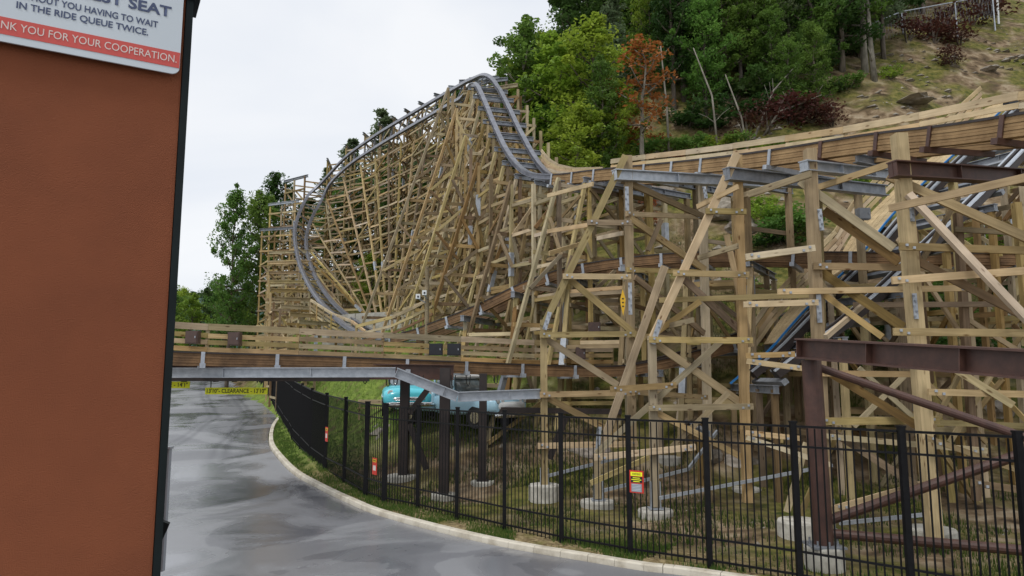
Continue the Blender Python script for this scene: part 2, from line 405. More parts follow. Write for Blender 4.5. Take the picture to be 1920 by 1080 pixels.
final = mixc(lush.outputs['Fac'], mixc(att.outputs['Fac'], lit, vg), lg)
L(final, b.inputs['Base Color']); b.inputs['Roughness'].default_value = .95; b.inputs['Specular IOR Level'].default_value = .15
bp = n('ShaderNodeBump'); bp.inputs['Strength'].default_value = 1; bp.inputs['Distance'].default_value = .25; L(nzs(2.2, 12), bp.inputs['Height']); L(bp.outputs[0], b.inputs['Normal'])
g = mesh('ground', vs, fs, gm, smooth=True); g['kind'] = 'structure'
ca = g.data.attributes.new('verge', 'FLOAT', 'POINT')
vals = []
for v in vs:
    if v[1] < 60 and -30 < v[0] < 20:
        k = kerb_side(v[0], v[1]); vals.append(1.0 - sstep(1.0, 2.4, k))
    else: vals.append(0.0 if v[1] > 8 else 1.0)
ca.data.foreach_set('value', vals)
la = g.data.attributes.new('lush', 'FLOAT', 'POINT')
la.data.foreach_set('value', [sstep(27, 32, v[1]) * (1 - sstep(-1, 5, v[0])) * (1 - sstep(60, 75, v[1])) if v[0] > -40 else 0.0 for v in vs])

# wet asphalt
am, t, b = nodes_mat('wet_asphalt'); L = t.links.new
geo = n('ShaderNodeNewGeometry')
mpn = n('ShaderNodeMapping'); mpn.inputs['Scale'].default_value = (.5, .42, 1); mpn.inputs['Rotation'].default_value = (0, 0, .35); L(geo.outputs['Position'], mpn.inputs[0])
wet = n('ShaderNodeTexNoise'); wet.inputs['Scale'].default_value = .62; wet.inputs['Detail'].default_value = 7; wet.inputs['Distortion'].default_value = .9; L(mpn.outputs[0], wet.inputs[0])
wr = ramp(wet.outputs[0], [(.40, (0, 0, 0)), (.58, (1, 1, 1))])
fine = ramp(nzs(60, 3), [(.3, (.17, .172, .182)), (.7, (.28, .285, .30))])
patch = ramp(nzs(.21, 9, .6), [(.38, (.74, .74, .76)), (.497, (.84, .84, .86)), (.503, (1.1, 1.1, 1.1)), (.7, (1.2, 1.2, 1.2))])
mu = n('ShaderNodeMix'); mu.data_type = 'RGBA'; mu.blend_type = 'MULTIPLY'; mu.inputs[0].default_value = 1; L(fine, mu.inputs[6]); L(patch, mu.inputs[7])
dk = n('ShaderNodeMix'); dk.data_type = 'RGBA'; dk.blend_type = 'MULTIPLY'; dk.inputs[0].default_value = 1; L(mu.outputs[2], dk.inputs[6]); dk.inputs[7].default_value = (.82, .82, .84, 1)
ac = n('ShaderNodeAttribute'); ac.attribute_name = 'across'
wob = n('ShaderNodeMath'); wob.operation = 'MULTIPLY_ADD'; wob.inputs[1].default_value = .05; L(nzs(.35, 3), wob.inputs[0]); L(ac.outputs['Fac'], wob.inputs[2])
trk_ = ramp(wob.outputs[0], [(.19, (1, 1, 1)), (.225, (.62, .62, .64)), (.25, (.95, .95, .95)), (.275, (.66, .66, .68)), (.31, (1, 1, 1)), (.47, (1, 1, 1)), (.50, (.62, .62, .64)), (.53, (.95, .95, .95)), (.555, (.68, .68, .7)), (.59, (1, 1, 1))])
far_ = n('ShaderNodeAttribute'); far_.attribute_name = 'far'
wh_ = n('ShaderNodeRGB'); wh_.outputs[0].default_value = (1, 1, 1, 1)
tm_ = n('ShaderNodeMix'); tm_.data_type = 'RGBA'; tm_.blend_type = 'MULTIPLY'; tm_.inputs[0].default_value = 1; L(mixc(wr, dk.outputs[2], mu.outputs[2]), tm_.inputs[6]); L(mixc(far_.outputs['Fac'], wh_.outputs[0], trk_), tm_.inputs[7])
L(tm_.outputs[2], b.inputs['Base Color'])
rr = n('ShaderNodeMapRange'); rr.inputs[3].default_value = .12; rr.inputs[4].default_value = .45; b.inputs['Specular IOR Level'].default_value = .7; L(wr, rr.inputs[0]); L(rr.outputs[0], b.inputs['Roughness'])
bp = n('ShaderNodeBump'); bp.inputs['Strength'].default_value = .25; bp.inputs['Distance'].default_value = .004; L(nzs(70, 3), bp.inputs['Height']); L(bp.outputs[0], b.inputs['Normal'])
vs = []; fs = []; NW = 14
for i, p in enumerate(KL):
    a = KL[max(i - 1, 0)]; c = KL[min(i + 1, len(KL) - 1)]; d = (c - a).normalized(); nl = Vector((-d.y, d.x, 0))
    wdt = 8.2 if p.y > 40 else 8.2 + (40 - p.y) * .35
    q1 = p + nl * wdt
    if p.y < 26: q1 = Vector((min(p.x, 10) - 14 * sstep(8, 26, p.y) - 4 * (1 - sstep(8, 26, p.y)), -6 + 24 * sstep(12, 27, p.y), 0)).lerp(q1, sstep(20, 26, p.y))
    for k in range(NW + 1):
        q = p.lerp(q1, k / NW); vs.append((q.x, q.y, hraw(-60, q.y) + .005))
for i in range(len(KL) - 1):
    for k in range(NW): fs.append((i * (NW + 1) + k, i * (NW + 1) + k + 1, (i + 1) * (NW + 1) + k + 1, (i + 1) * (NW + 1) + k))
o = mesh('road', vs, fs, am, smooth=True); o['kind'] = 'structure'
a_ = o.data.attributes.new('across', 'FLOAT', 'POINT'); a_.data.foreach_set('value', [(i % (NW + 1)) / NW for i in range(len(vs))])
a_ = o.data.attributes.new('far', 'FLOAT', 'POINT'); a_.data.foreach_set('value', [sstep(27, 36, v[1]) for v in vs])
# raised concrete kerb in cast lengths, with gaps for the joints
def kerb_run(line, side, w_=.24, h_=.14):
    b_ = MB(); acc = 0
    for i, (p, q) in enumerate(zip(line, line[1:])):
        L_ = (q - p).length; nseg = max(1, round(L_ / 2.2))
        for k in range(nseg):
            a = p.lerp(q, k / nseg); c = p.lerp(q, (k + 1) / nseg); d = (c - a).normalized(); a = a + d * (.009 if i % 3 == 0 and k == 0 else 0)
            nl = Vector((d.y, -d.x, 0)) * side
            za, zc = hraw(-60, a.y), hraw(-60, c.y); j = 0
            v = []
            for pt, z in ((a, za), (c, zc)):
                v += [(pt.x, pt.y, z - .3), (pt.x + nl.x * .05, pt.y + nl.y * .05, z + h_ + j - .03), (pt.x + nl.x * .09, pt.y + nl.y * .09, z + h_ + j),
                      (pt.x + nl.x * w_, pt.y + nl.y * w_, z + h_ + j), (pt.x + nl.x * w_, pt.y + nl.y * w_, z - .3)]
            f = [(k2, (k2 + 1) % 5, (k2 + 1) % 5 + 5, k2 + 5) for k2 in range(5)] + [(4, 3, 2, 1, 0), (5, 6, 7, 8, 9)]
            b_.add(v, f)
    return b_
o = kerb_run([p for p in KL], 1).build('kerb', 'kerb'); o['kind'] = 'structure'
lk = [Vector((p.x, p.y, 0)) + Vector((-(c - a).normalized().y, (c - a).normalized().x, 0)) * 8.3 for a, p, c in zip(KL[60:], KL[61:], KL[62:]) if p.y > 44]
o = kerb_run(lk, -1).build('kerb', 'kerb'); o['kind'] = 'structure'

# ---------------------------------------------------------------- leaves and trees
def leaf_mesh(name, clusters, per, size, m, flat=.55, seed=0, squash=1.0):
    rnd = random.Random(seed); v = []; f = []; tone = []
    for c, r in clusters:
        tn = rnd.random()
        for _ in range(per):
            while True:
                q = Vector((rnd.uniform(-1, 1), rnd.uniform(-1, 1), rnd.uniform(-1, 1)))
                if .15 < q.length < 1: break
            p = Vector(c) + Vector((q.x * r, q.y * r, q.z * r * flat))
            a = Vector((rnd.gauss(0, 1), rnd.gauss(0, 1), rnd.gauss(0, .5))).normalized(); nn = Vector((rnd.gauss(0, .6), rnd.gauss(0, .6), 1)).normalized()
            b_ = nn.cross(a).normalized(); s = size * rnd.uniform(.6, 1.3)
            k = len(v); v += [p - a * s * .6, p + b_ * s * .33, p + a * s * .6, p - b_ * s * .33 + nn * s * .12]
            f.append((k, k + 1, k + 2, k + 3)); tt = min(1, max(0, tn * .7 + rnd.uniform(0, .3))); tone += [tt] * 4
    me = bpy.data.meshes.new(name); me.from_pydata([tuple(q) for q in v], [], f); me.materials.append(M[m])
    a_ = me.attributes.new('tone', 'FLOAT', 'POINT'); a_.data.foreach_set('value', tone)
    return me
def make_tree(kind, seed, h, rad, m, bark='bark', per=75, ncl=60, leaf=.26, low=.25, lean=0):
    """returns (trunk mesh, crown mesh) around the origin"""
    rnd = random.Random(seed); tb = MB(); cl = []
    N_ = 9; pts = [Vector((lean * (k / N_) ** 2 * h + rnd.uniform(-.12, .12) * k / 3, rnd.uniform(-.12, .12) * k / 3, h * .93 * k / N_)) for k in range(N_ + 1)]
    r0 = .017 * h
    tb.tube([p - Vector((0, 0, .8 if k == 0 else 0)) for k, p in enumerate(pts)], [r0 * (1 - .9 * k / N_) + .015 for k in range(N_ + 1)], 7)
    if kind == 'pine':
        k = low * h
        while k < h:
            fr = (k - low * h) / (h - low * h); rr = rad * (1 - fr) ** .8 + .25
            for _ in range(5):
                a = rnd.uniform(0, 6.28); L_ = rr * rnd.uniform(.6, 1.1); c = Vector((0, 0, k))
                e = c + Vector((math.cos(a) * L_, math.sin(a) * L_, -.1 * L_)); tb.tube([c, c.lerp(e, .5) + Vector((0, 0, .06 * L_)), e], [.05, .03, .012], 4)
                for q in (.25, .45, .65, .85, 1.0): cl.append((c.lerp(e, q) + Vector((0, 0, rnd.uniform(-.3, .2))), .35 + .3 * L_))
            k += h * .045
    else:
        nb = max(6, ncl // 4)
        for i in range(nb):
            fr = low + (1 - low) * (i + .5) / nb; k = min(N_ - 1, int(fr * N_)); base = pts[k].lerp(pts[k + 1], fr * N_ - k) if k < N_ else pts[-1]
            prof = math.sin(math.pi * min(1, (fr - low) / (1 - low) * .82 + .16)) ** .7
            if kind == 'slim': prof *= .8
            L_ = rad * prof * rnd.uniform(.65, 1.15); a = i * 2.4 + rnd.uniform(-.5, .5); up = rnd.uniform(.15, .65) * L_
            e = base + Vector((math.cos(a) * L_, math.sin(a) * L_, up)); mid = base.lerp(e, .5) + Vector((0, 0, -.08 * L_))
            tb.tube([base, mid, e], [r0 * .45 * (1 - fr * .6), r0 * .25, .015], 5)
            for q in (.45, .72, .98):
                cc = base.lerp(e, q) + Vector((rnd.uniform(-.5, .5), rnd.uniform(-.5, .5), rnd.uniform(-.3, .5))) * rad * .22
                cl.append((cc, rad * rnd.uniform(.13, .42)))
            if rnd.random() < .5: cl.append((e + Vector((rnd.uniform(-1, 1), rnd.uniform(-1, 1), rnd.uniform(-.5, 1))) * rad * .25, rad * .14))
        cl.append((pts[-1], rad * .2)); cl.append((pts[-1] + Vector((0, 0, h * .04)), rad * .12))
    crown = leaf_mesh('crown', cl, per, leaf, m, seed=seed, flat=.35 if kind == 'pine' else .72)
    tm = bpy.data.meshes.new('trunk'); tm.from_pydata([tuple(q) for q in tb.v], [], tb.f); tm.materials.append(M[bark])
    tm.polygons.foreach_set('use_smooth', [True] * len(tm.polygons))
    return tm, crown, h
PROTO = {
    'leafy_a': make_tree('round', 1, 14, 2.9, 'leaf', per=85, ncl=150, leaf=.25, low=.12),
    'leafy_b': make_tree('round', 2, 16, 2.7, 'leaf', per=85, ncl=150, leaf=.25, low=.2),
    'dark_a': make_tree('round', 3, 17, 3.1, 'leafd', per=90, ncl=160, leaf=.26, low=.15),
    'dark_b': make_tree('round', 4, 15, 2.9, 'leafd', per=90, ncl=150, leaf=.26, low=.1),
    'bright_a': make_tree('round', 5, 10, 2.8, 'leafy', per=80, ncl=120, low=.08, leaf=.24),
    'bright_b': make_tree('round', 6, 12, 2.6, 'leafy', per=80, ncl=120, low=.12, leaf=.24),
    'slim_a': make_tree('slim', 7, 17, 3.2, 'leaf', bark='palebark', per=80, ncl=110, low=.25),
    'red_a': make_tree('slim', 8, 12, 2.4, 'leafr', bark='palebark', per=15, ncl=90, low=.40, leaf=.3),
    'pine_a': make_tree('pine', 9, 17, 3.0, 'pine', per=12, leaf=.34, low=.2),
    'pine_b': make_tree('pine', 10, 15, 2.6, 'pine', per=12, leaf=.34, low=.3),
}
def tree(px, Y, proto, scale=1.0, label='', group=None, name='broadleaf_tree', zoff=0, rz=None, pos=None, tilt=0, wid=1):
    tm, cm, h = PROTO[proto]
    x, y = pos if pos else ((px - 960) / F * Y * 1.02, Y)
    e = empty(name, (x, y, H(x, y) - .1 + zoff), label, 'tree', group, random.uniform(0, 6.28) if rz is None else rz)
    e.scale = (scale * wid * random.uniform(.9, 1.12),) * 2 + (scale,)
    e.rotation_euler[0] = tilt
    t_ = bpy.data.objects.new('trunk', tm); link(t_, e); c_ = bpy.data.objects.new('crown', cm); link(c_, e)
    return e

# ---------------------------------------------------------------- track paths
def path_from(pts, n_=10):
    return catmull([at(a, b, c) for a, b, c in pts], n_)
def arc(P):
    s = [0.0]
    for a, b in zip(P, P[1:]): s.append(s[-1] + (b - a).length)
    return s
class Track:
    def __init__(s, pts, roll=None, sub=10):
        s.P = path_from(pts, sub); s.S = arc(s.P); s.sub = sub; s.roll = roll or [(0, 0)]; s.L = s.S[-1]
        s.key = [s.S[min(i * sub, len(s.S) - 1)] for i in range(len(pts))]   # arc length at each control point
    def pos(s, d):
        d = max(0, min(s.L - 1e-4, d)); lo, hi = 0, len(s.S) - 1
        while hi - lo > 1:
            m_ = (lo + hi) // 2
            if s.S[m_] <= d: lo = m_
            else: hi = m_
        return s.P[lo].lerp(s.P[hi], (d - s.S[lo]) / max(1e-6, s.S[hi] - s.S[lo]))
    def fr(s, d):
        p = s.pos(d); t_ = (s.pos(d + .5) - s.pos(d - .5)).normalized()
        nl = Vector((-t_.y, t_.x, 0)).normalized(); up = t_.cross(nl) * -1
        if up.z < 0: up = -up
        r_ = R(lerp(s.roll, d)); n2 = nl * math.cos(r_) - up * math.sin(r_); u2 = up * math.cos(r_) + nl * math.sin(r_)
        return p, t_, nl, n2, u2
    def sweep(s, d0, d1, rects, step=.8):
        """rects: list of (n0,n1,u0,u1) cross sections swept from d0 to d1"""
        b_ = MB(); k = max(2, int((d1 - d0) / step)); fr = [s.fr(d0 + (d1 - d0) * i / k) for i in range(k + 1)]
        for n0, n1, u0, u1 in rects:
            v = []
            for p, t_, nl, n2, u2 in fr: v += [p + n2 * n0 + u2 * u0, p + n2 * n1 + u2 * u0, p + n2 * n1 + u2 * u1, p + n2 * n0 + u2 * u1]
            f = [(3, 2, 1, 0)]
            for i in range(k):
                for q in range(4): f.append((i * 4 + q, i * 4 + (q + 1) % 4, i * 4 + 4 + (q + 1) % 4, i * 4 + 4 + q))
            f.append(tuple(k * 4 + q for q in range(4))); b_.add(v, f)
        return b_
A = Track([(2250, 170, 12.5), (2050, 206, 14), (1900, 228, 15.5), (1700, 253, 18.5), (1480, 287, 22), (1300, 308, 26), (1150, 322, 30), (1060, 331, 33), (1010, 322, 35), (978, 288, 37), (950, 235, 40), (930, 190, 42.5), (912, 157, 45), (893, 150, 48), (868, 167, 51.5), (800, 206, 59), (700, 266, 69), (640, 310, 73), (592, 368, 74), (566, 430, 70), (573, 490, 63), (600, 545, 55), (640, 588, 47.5), (690, 620, 40), (760, 628, 35), (830, 606, 33.5), (900, 578, 32.5), (1000, 530, 31.5), (1100, 500, 30.5), (1250, 481, 29), (1400, 476, 27.5), (1550, 478, 26), (1750, 480, 25), (2000, 482, 24)])
K = A.key
A.roll = [(K[12], 0), (K[13], 40), (K[14], 72), (K[16], 82), (K[17], 76), (K[18], 58), (K[19], 42), (K[20], 32), (K[22], 14), (K[24], 0)]
G = .72
def lam(c, z1, z0, n_=6, hw=.11):
    st = (z1 - z0) / n_
    return [(c - hw - (.012 if k % 2 else 0), c + hw + (.012 if k % 2 else 0), z1 - st * (k + 1) + .008, z1 - st * k) for k in range(n_)] + [(c - hw + .02, c + hw - .02, z0 + .01, z1 - .001)]
trk = empty('coaster_track', A.pos(K[8]), 'steel topped coaster track cresting the timber hill and curving down through the banked turn', 'roller coaster track')
A.sweep(0, K[7], [(-G - .14, -G + .14, -.06, 0), (G - .14, G + .14, -.06, 0)]).build('rail_plate', 'dbrown', trk)
A.sweep(0, K[7], lam(-G, -.06, -.52)).build('timber_stack', 'lam', trk)
A.sweep(0, K[7], lam(G, -.06, -.52)).build('timber_stack', 'lam', trk)
for sgn in (-1, 1):
    A.sweep(K[7], K[24], [(sgn * G - .14, sgn * G + .14, -.05, 0), (sgn * G - .04, sgn * G + .04, -.22, -.05), (sgn * G - .10, sgn * G + .10, -.26, -.22)], .5).build('rail', 'rail', trk)
A.sweep(K[24], A.L, [(-G - .14, -G + .14, -.05, 0), (G - .14, G + .14, -.05, 0)]).build('rail_plate', 'dbrown', trk)
for sgn in (-1, 1): A.sweep(K[24], A.L, lam(sgn * G, -.05, -.43, 5)).build('timber_stack', 'old', trk)
def ties(T, root, d0, d1, step, z0, z1, half, m, name='tie', wd=.08):
    d = d0
    while d < d1:
        p, t_, nl, n2, u2 = T.fr(d)
        beam(root, name, p - n2 * half + u2 * z0, p + n2 * half + u2 * z0, wd, z1, m, up=u2); d += step
ties(A, trk, K[7] + .5, K[14], 1.2, -.36, .08, G + .12, 'rail', 'cross_tie', .08)
ties(A, trk, K[14], K[24], 1.9, -.36, .09, G + .12, 'rail', 'cross_tie', .12)
def brackets(T, root, d0, d1, step, depth, m, G_=G):
    d = d0
    while d < d1:
        p, t_, nl, n2, u2 = T.fr(d); b_ = MB()
        for sg in (-1, 1):
            q = p + n2 * sg * (G_ + .145); b_.beam(q + u2 * .0, q - u2 * depth, .11, .035, t_.cross(u2))
        b_.beam(p - n2 * (G_ + .3) - u2 * (depth - .08), p + n2 * (G_ + .3) - u2 * (depth - .08), .16, .14, u2)
        b_.build('bracket', m, root); d += step
brackets(A, trk, K[0] + 1, K[4], 1.9, .66, 'brown')
brackets(A, trk, K[4], K[7] + 1, 1.6, .66, 'galv')
brackets(A, trk, K[24], A.L, 1.7, .58, 'galv')

B = Track([(120, 648, 21), (320, 659, 22), (600, 668, 24), (800, 676, 25.5), (1000, 684, 27), (1100, 686, 27.6), (1170, 684, 27.8), (1250, 668, 28), (1350, 640, 28.6), (1430, 612, 29.6), (1520, 575, 31)])
tb = empty('coaster_track', B.pos(5), 'timber stack coaster track crossing low over the road behind the clearance signs', 'roller coaster track')
B.sweep(0, B.L, [(-G - .15, -G + .15, -.05, 0), (G - .15, G + .15, -.05, 0)]).build('rail_plate', 'dbrown', tb)
for sgn in (-1, 1): B.sweep(0, B.L, lam(sgn * G, -.05, -.43, 5)).build('timber_stack', 'old', tb)
brackets(B, tb, 1.6, B.L, 2.15, .50, 'galv')

def railing(T, d0, d1, off, heights, bw, label, mname='wood', postm='wood', step=2.0, deck=None, vertical_up=True, name='walkway_railing', bt=.05, posts_lo=-.3, cat='railing'):
    root = empty(name, T.pos(d0), label, cat)
    k = max(2, int((d1 - d0) / step)); fr = [T.fr(d0 + (d1 - d0) * i / k) for i in range(k + 1)]
    Z = Vector((0, 0, 1))
    for h_, w_ in zip(heights, bw):
        for i in range(k):
            a = fr[i][0] + fr[i][2] * off + Z * h_; c = fr[i + 1][0] + fr[i + 1][2] * off + Z * h_; d = (c - a).normalized()
            j = random.uniform(-.015, .015)
            beam(root, 'board', a + d * .004 + Z * j, c - d * .004 + Z * j, bt, w_, mname)
    for i in range(k + 1):
        sg = 1 if off > 0 else -1
        p = fr[i][0] + fr[i][2] * (off + sg * .09); beam(root, 'rail_post', p + Z * posts_lo, p + Z * (max(heights) + .02), .10, .10, postm, up=Vector((0, 1, 0)))
    if deck:
        b_ = MB(); d = d0
        while d < d1:
            p, t_, nl, n2, u2 = T.fr(d); b_.beam(p + nl * deck[0] + Z * deck[2], p + nl * deck[1] + Z * deck[2], .28, .05); d += .3
        b_.build('deck', mname, root)
    return root
# travel on A runs right to left, so the far side is its right (negative offset)
railing(A, K[0], K[7] - 1.0, -2.0, (.25, .50, .75, 1.02), (.15, .15, .15, .22), 'long pale timber walkway railing above the upper track, flaring up beside the hill drop', 'pale', 'wood', 2.4, deck=(-1.95, -.95, .0))
railing(B, 1, B.key[6], 1.75, (.16, .40, .63, .93), (.16, .16, .16, .22), 'weathered four board timber railing along the low track over the road', 'wood', 'wood', 2.6, deck=(.9, 1.7, -.02))
# flared boards where the walkway meets the drop
r = empty('flared_side_boards', at(1015, 320, 34), 'five pale boards sweeping up in a flare at the foot of the hill drop', 'railing')
for k in range(5):
    pts = [at(1015, 282 + k * 9, 37), at(1027, 298 + k * 6.5, 36.5), at(1046, 310 + k * 4.5, 36), at(1078, 317 + k * 3, 35), at(1130, 316 + k * 2.5, 33.5)]
    b_ = MB()
    for a, c in zip(pts, pts[1:]): b_.beam(a, c, .05, .15)
    b_.build('board', 'pale', r)

# ---------------------------------------------------------------- procedural timber bents under the tracks
def batterfoot(P, foot_xy): return Vector((foot_xy[0], foot_xy[1], H(*foot_xy) - .2))
def col_line(top, foot): return (top, foot)
def xy_at(colm, z):
    top, foot = colm[:2]; t_ = (top.z - z) / max(1e-3, top.z - foot.z); return top.lerp(foot, t_)
def bent(P, nl, t_, offs, label, group, legs=(), cap=(-2.2, 2.2), w_=.17, bay=2.1, capm='galv', zdrop=.62, prev=None, wm='wood', maxgap=6.5, roll=0, seed=0, legdrop=None):
    rnd = random.Random(seed)
    base = Vector((P.x, P.y, H(P.x, P.y)))
    root = empty('support_bent', base, label, 'coaster support', group)
    zt = P.z - zdrop; cols = []
    for o_ in offs:
        q = P + nl * o_; zz = zt + 0 * o_ + rnd.uniform(.0, .25) - (0 if abs(o_) < 2 else .2)
        z_lo = H(q.x, q.y) - .2
        if zz - z_lo < .5: continue
        cols.append((Vector((q.x, q.y, zz)), Vector((q.x, q.y, z_lo)), 'post'))
    for (o_, foot) in legs:
        q = P + nl * o_; cols.append((Vector((q.x, q.y, zt if legdrop is None else P.z - legdrop)), batterfoot(P, foot), 'batter_leg'))
    th = R(math.degrees(math.atan2(nl.y, nl.x)))
    for a, c, nm in cols:
        beam(root, nm, a, c, w_, w_, wm if rnd.random() < .75 else 'dark', up=t_ if abs((a - c).normalized().z) > .5 else Vector((0, 0, 1)))
        if rnd.random() < .3 and (a - c).length > 4:
            f_ = rnd.uniform(.15, .8); m_ = a.lerp(c, f_); d_ = (c - a).normalized()
            beam(root, 'splice_plate', m_ - d_ * .55, m_ + d_ * .55, w_ + .05, w_ + .05, 'galv', up=t_)
    if cap: ibeam(root, 'cap_beam', P + nl * cap[0] + Vector((0, 0, -zdrop + .12)), P + nl * cap[1] + Vector((0, 0, -zdrop + .12)), .2, .26, capm)
    zmin = min([c[1].z for c in cols] + [zt]); z = math.floor((zt - .3) / bay) * bay + .06 * rnd.random(); lv = []
    while z > zmin + .4: lv.append(z); z -= bay
    key = lambda c, zz: (xy_at(c, zz) - P).dot(nl)
    prevpts = None
    for li, z in enumerate(lv):
        act = sorted([c for c in cols if c[0].z > z - .1 and c[1].z < z + .05], key=lambda c: key(c, z))
        for ca_, cb_ in zip(act, act[1:]):
            a = xy_at(ca_[:2], z); c = xy_at(cb_[:2], z)
            if .4 < (c - a).length < maxgap:
                d_ = (c - a).normalized()
                beam(root, 'ledger', a - d_ * .18 + t_ * (w_ * .5 + .045), c + d_ * .18 + t_ * (w_ * .5 + .045), .07, .17, wm if rnd.random() < .7 else 'dark')
                zn = z - bay; flip = rnd.random() < .5 if li == 0 else (li % 2 == 0)
                if zn > max(ca_[1].z, cb_[1].z) - .3 and rnd.random() < .55:
                    a2 = xy_at(ca_[:2], z if flip else zn); c2 = xy_at(cb_[:2], zn if flip else z)
                    beam(root, 'diagonal_brace', a2 - t_ * (w_ * .5 + .05), c2 - t_ * (w_ * .5 + .05), .08, .15, 'dark' if rnd.random() < .45 else wm)
    if prev:
        # longitudinal bracing back to the neighbouring bent
        pc, plv = prev
        for j, (ca_, cb_) in enumerate(zip(cols, pc)):
            zz = min(ca_[0].z, cb_[0].z) - .6; k = 0
            while zz > max(ca_[1].z, cb_[1].z) + .5:
                a = xy_at(ca_[:2], zz); c = xy_at(cb_[:2], zz + (0 if k % 2 else rnd.uniform(-.1, .1)))
                if .5 < (a - c).length < 6: beam(root, 'stringer', a, c, .06, .15, ('pale' if rnd.random() < .3 else wm), label=None)
                if k % 2 == 1 and rnd.random() < .4:
                    c2 = xy_at(cb_[:2], zz + bay * .95)
                    if (a - c2).length < 7: beam(root, 'diagonal_brace', a + nl * .12, c2 + nl * .12, .06, .13, 'dark' if rnd.random() < .5 else wm)
                zz -= bay * .95; k += 1
    return cols, lv
GH = 'timber bents under the coaster hill and banked turn'
CEN = Vector((-9.6, 57.0, 0))
d = K[7] - 3.0; prev = None; idx = 0
while d < K[12] + .5:                                # climbing side of the hill
    p, t_, nl, n2, u2 = A.fr(d)
    hgt = p.z - H(p.x, p.y)
    ft = p + nl * (1.0 + .30 * hgt); ft2 = p + nl * (2.2 + .42 * hgt)
    offs = [-2.4, -.9, .9]
    if hgt > 4: offs.append(2.5)
    legs = [(1.1, (ft.x, ft.y))] + ([(2.5, (ft2.x, ft2.y))] if hgt > 7 and idx % 2 == 0 else [])
    if hgt > 1.6:
        prev = bent(p, nl, t_, offs, 'timber bent under the hill climb, %s from the foot of the drop' % ordw(idx), GH, legs, prev=prev, seed=idx, cap=(-1.5, 1.2), bay=1.5, w_=.15, capm='galvd'); idx += 1
    d += 1.95
d = K[12] + 1.6; prev = None; idx = 0
while d < K[22] + 1.0:                              # crest, banked turn and descent
    p, t_, nl, n2, u2 = A.fr(d); hgt = p.z - H(p.x, p.y)
    toC = Vector((CEN.x - p.x, CEN.y - p.y, 0)); D_ = toC.length; fr_ = .80 if d < K[20] else .55
    f1_ = p + toC * fr_; f2_ = p + toC * (fr_ * .45)
    nn = (nl * .5 + toC.normalized() * .5).normalized()
    hi = K[13] + 1 < d < K[19] + 2
    legs = [(-.5 if hi else 1.0, (f1_.x, f1_.y))]
    if D_ > 5 and idx % 3 == 0: legs.append((-.5 if hi else 1.0, (f2_.x, f2_.y)))
    sc_ = min(1, .45 + .55 * sstep(K[13], K[15], d)) * (.84 if d > K[17] - 1 else 1)
    offs = [-5.4 * sc_, -3.6 * sc_, -1.5 * sc_] if hi else ([-3.4, -2.0, -.4] if d > K[16] - 2 else [-2.6, -1.0, .8])
    if hgt > 1.2:
        prev = bent(p, nn, t_, offs, 'timber bent of the banked turn, %s from the hill crest' % ordw(idx), GH, legs, prev=prev, seed=100 + idx, cap=(-5.7 * sc_, -.9 * sc_) if hi else ((-3.4, .9) if d > K[16] - 2 else (-2.6, 1.4)), capm=('galvd' if idx % 2 else 'galv') if hi else 'wood', zdrop=lerp(((K[13], .6), (K[14] + 1, -.9), (K[15], -1.6), (K[17] + 1.5, -2.3), (K[18], -3.4), (K[18] + 3, -2.4), (K[19], -.8), (K[19] + 2, .1)), d) if hi else .85, legdrop=1.3 if hi else None, maxgap=5.2, bay=1.5, w_=.15); idx += 1
    d += 2.9
# bents under the middle track
GM = 'timber bents under the middle track'
d = K[26]; prev = None; idx = 0
while d < K[32]:
    p, t_, nl, n2, u2 = A.fr(d); hgt = p.z - H(p.x, p.y)
    if hgt > 1.0:
        ft = p - nl * (1.3 + .30 * hgt)
        prev = bent(p, nl, t_, [-1.3, 1.3, 2.6], 'timber bent under the middle track, %s from its low left end' % ordw(idx), GM, [(-1.2, (ft.x, ft.y))], prev=prev if idx % 2 else None, seed=200 + idx, cap=(-1.7, 2.8), capm='galvd', w_=.19, bay=2.3, zdrop=.7); idx += 1
    d += 2.5
# bents behind, under the upper track where it runs along the cut bank
GU = 'timber bents far behind the upper track'
for idx, (dd) in enumerate([K[3] + 1.5, K[4] + 1.0, K[4] + 4.0, K[5] + 2.0, K[5] + 4.8, K[6] + 1.5]):
    p, t_, nl, n2, u2 = A.fr(dd); p = p - nl * 3.0
    bent(p, nl, t_, [-1.4, .9], 'timber bent on the bank side of the upper track, %s from the right edge' % ordw(idx), GU, [], cap=(-1.6, 3.2), capm='galvd', w_=.2, bay=2.4, seed=300 + idx)

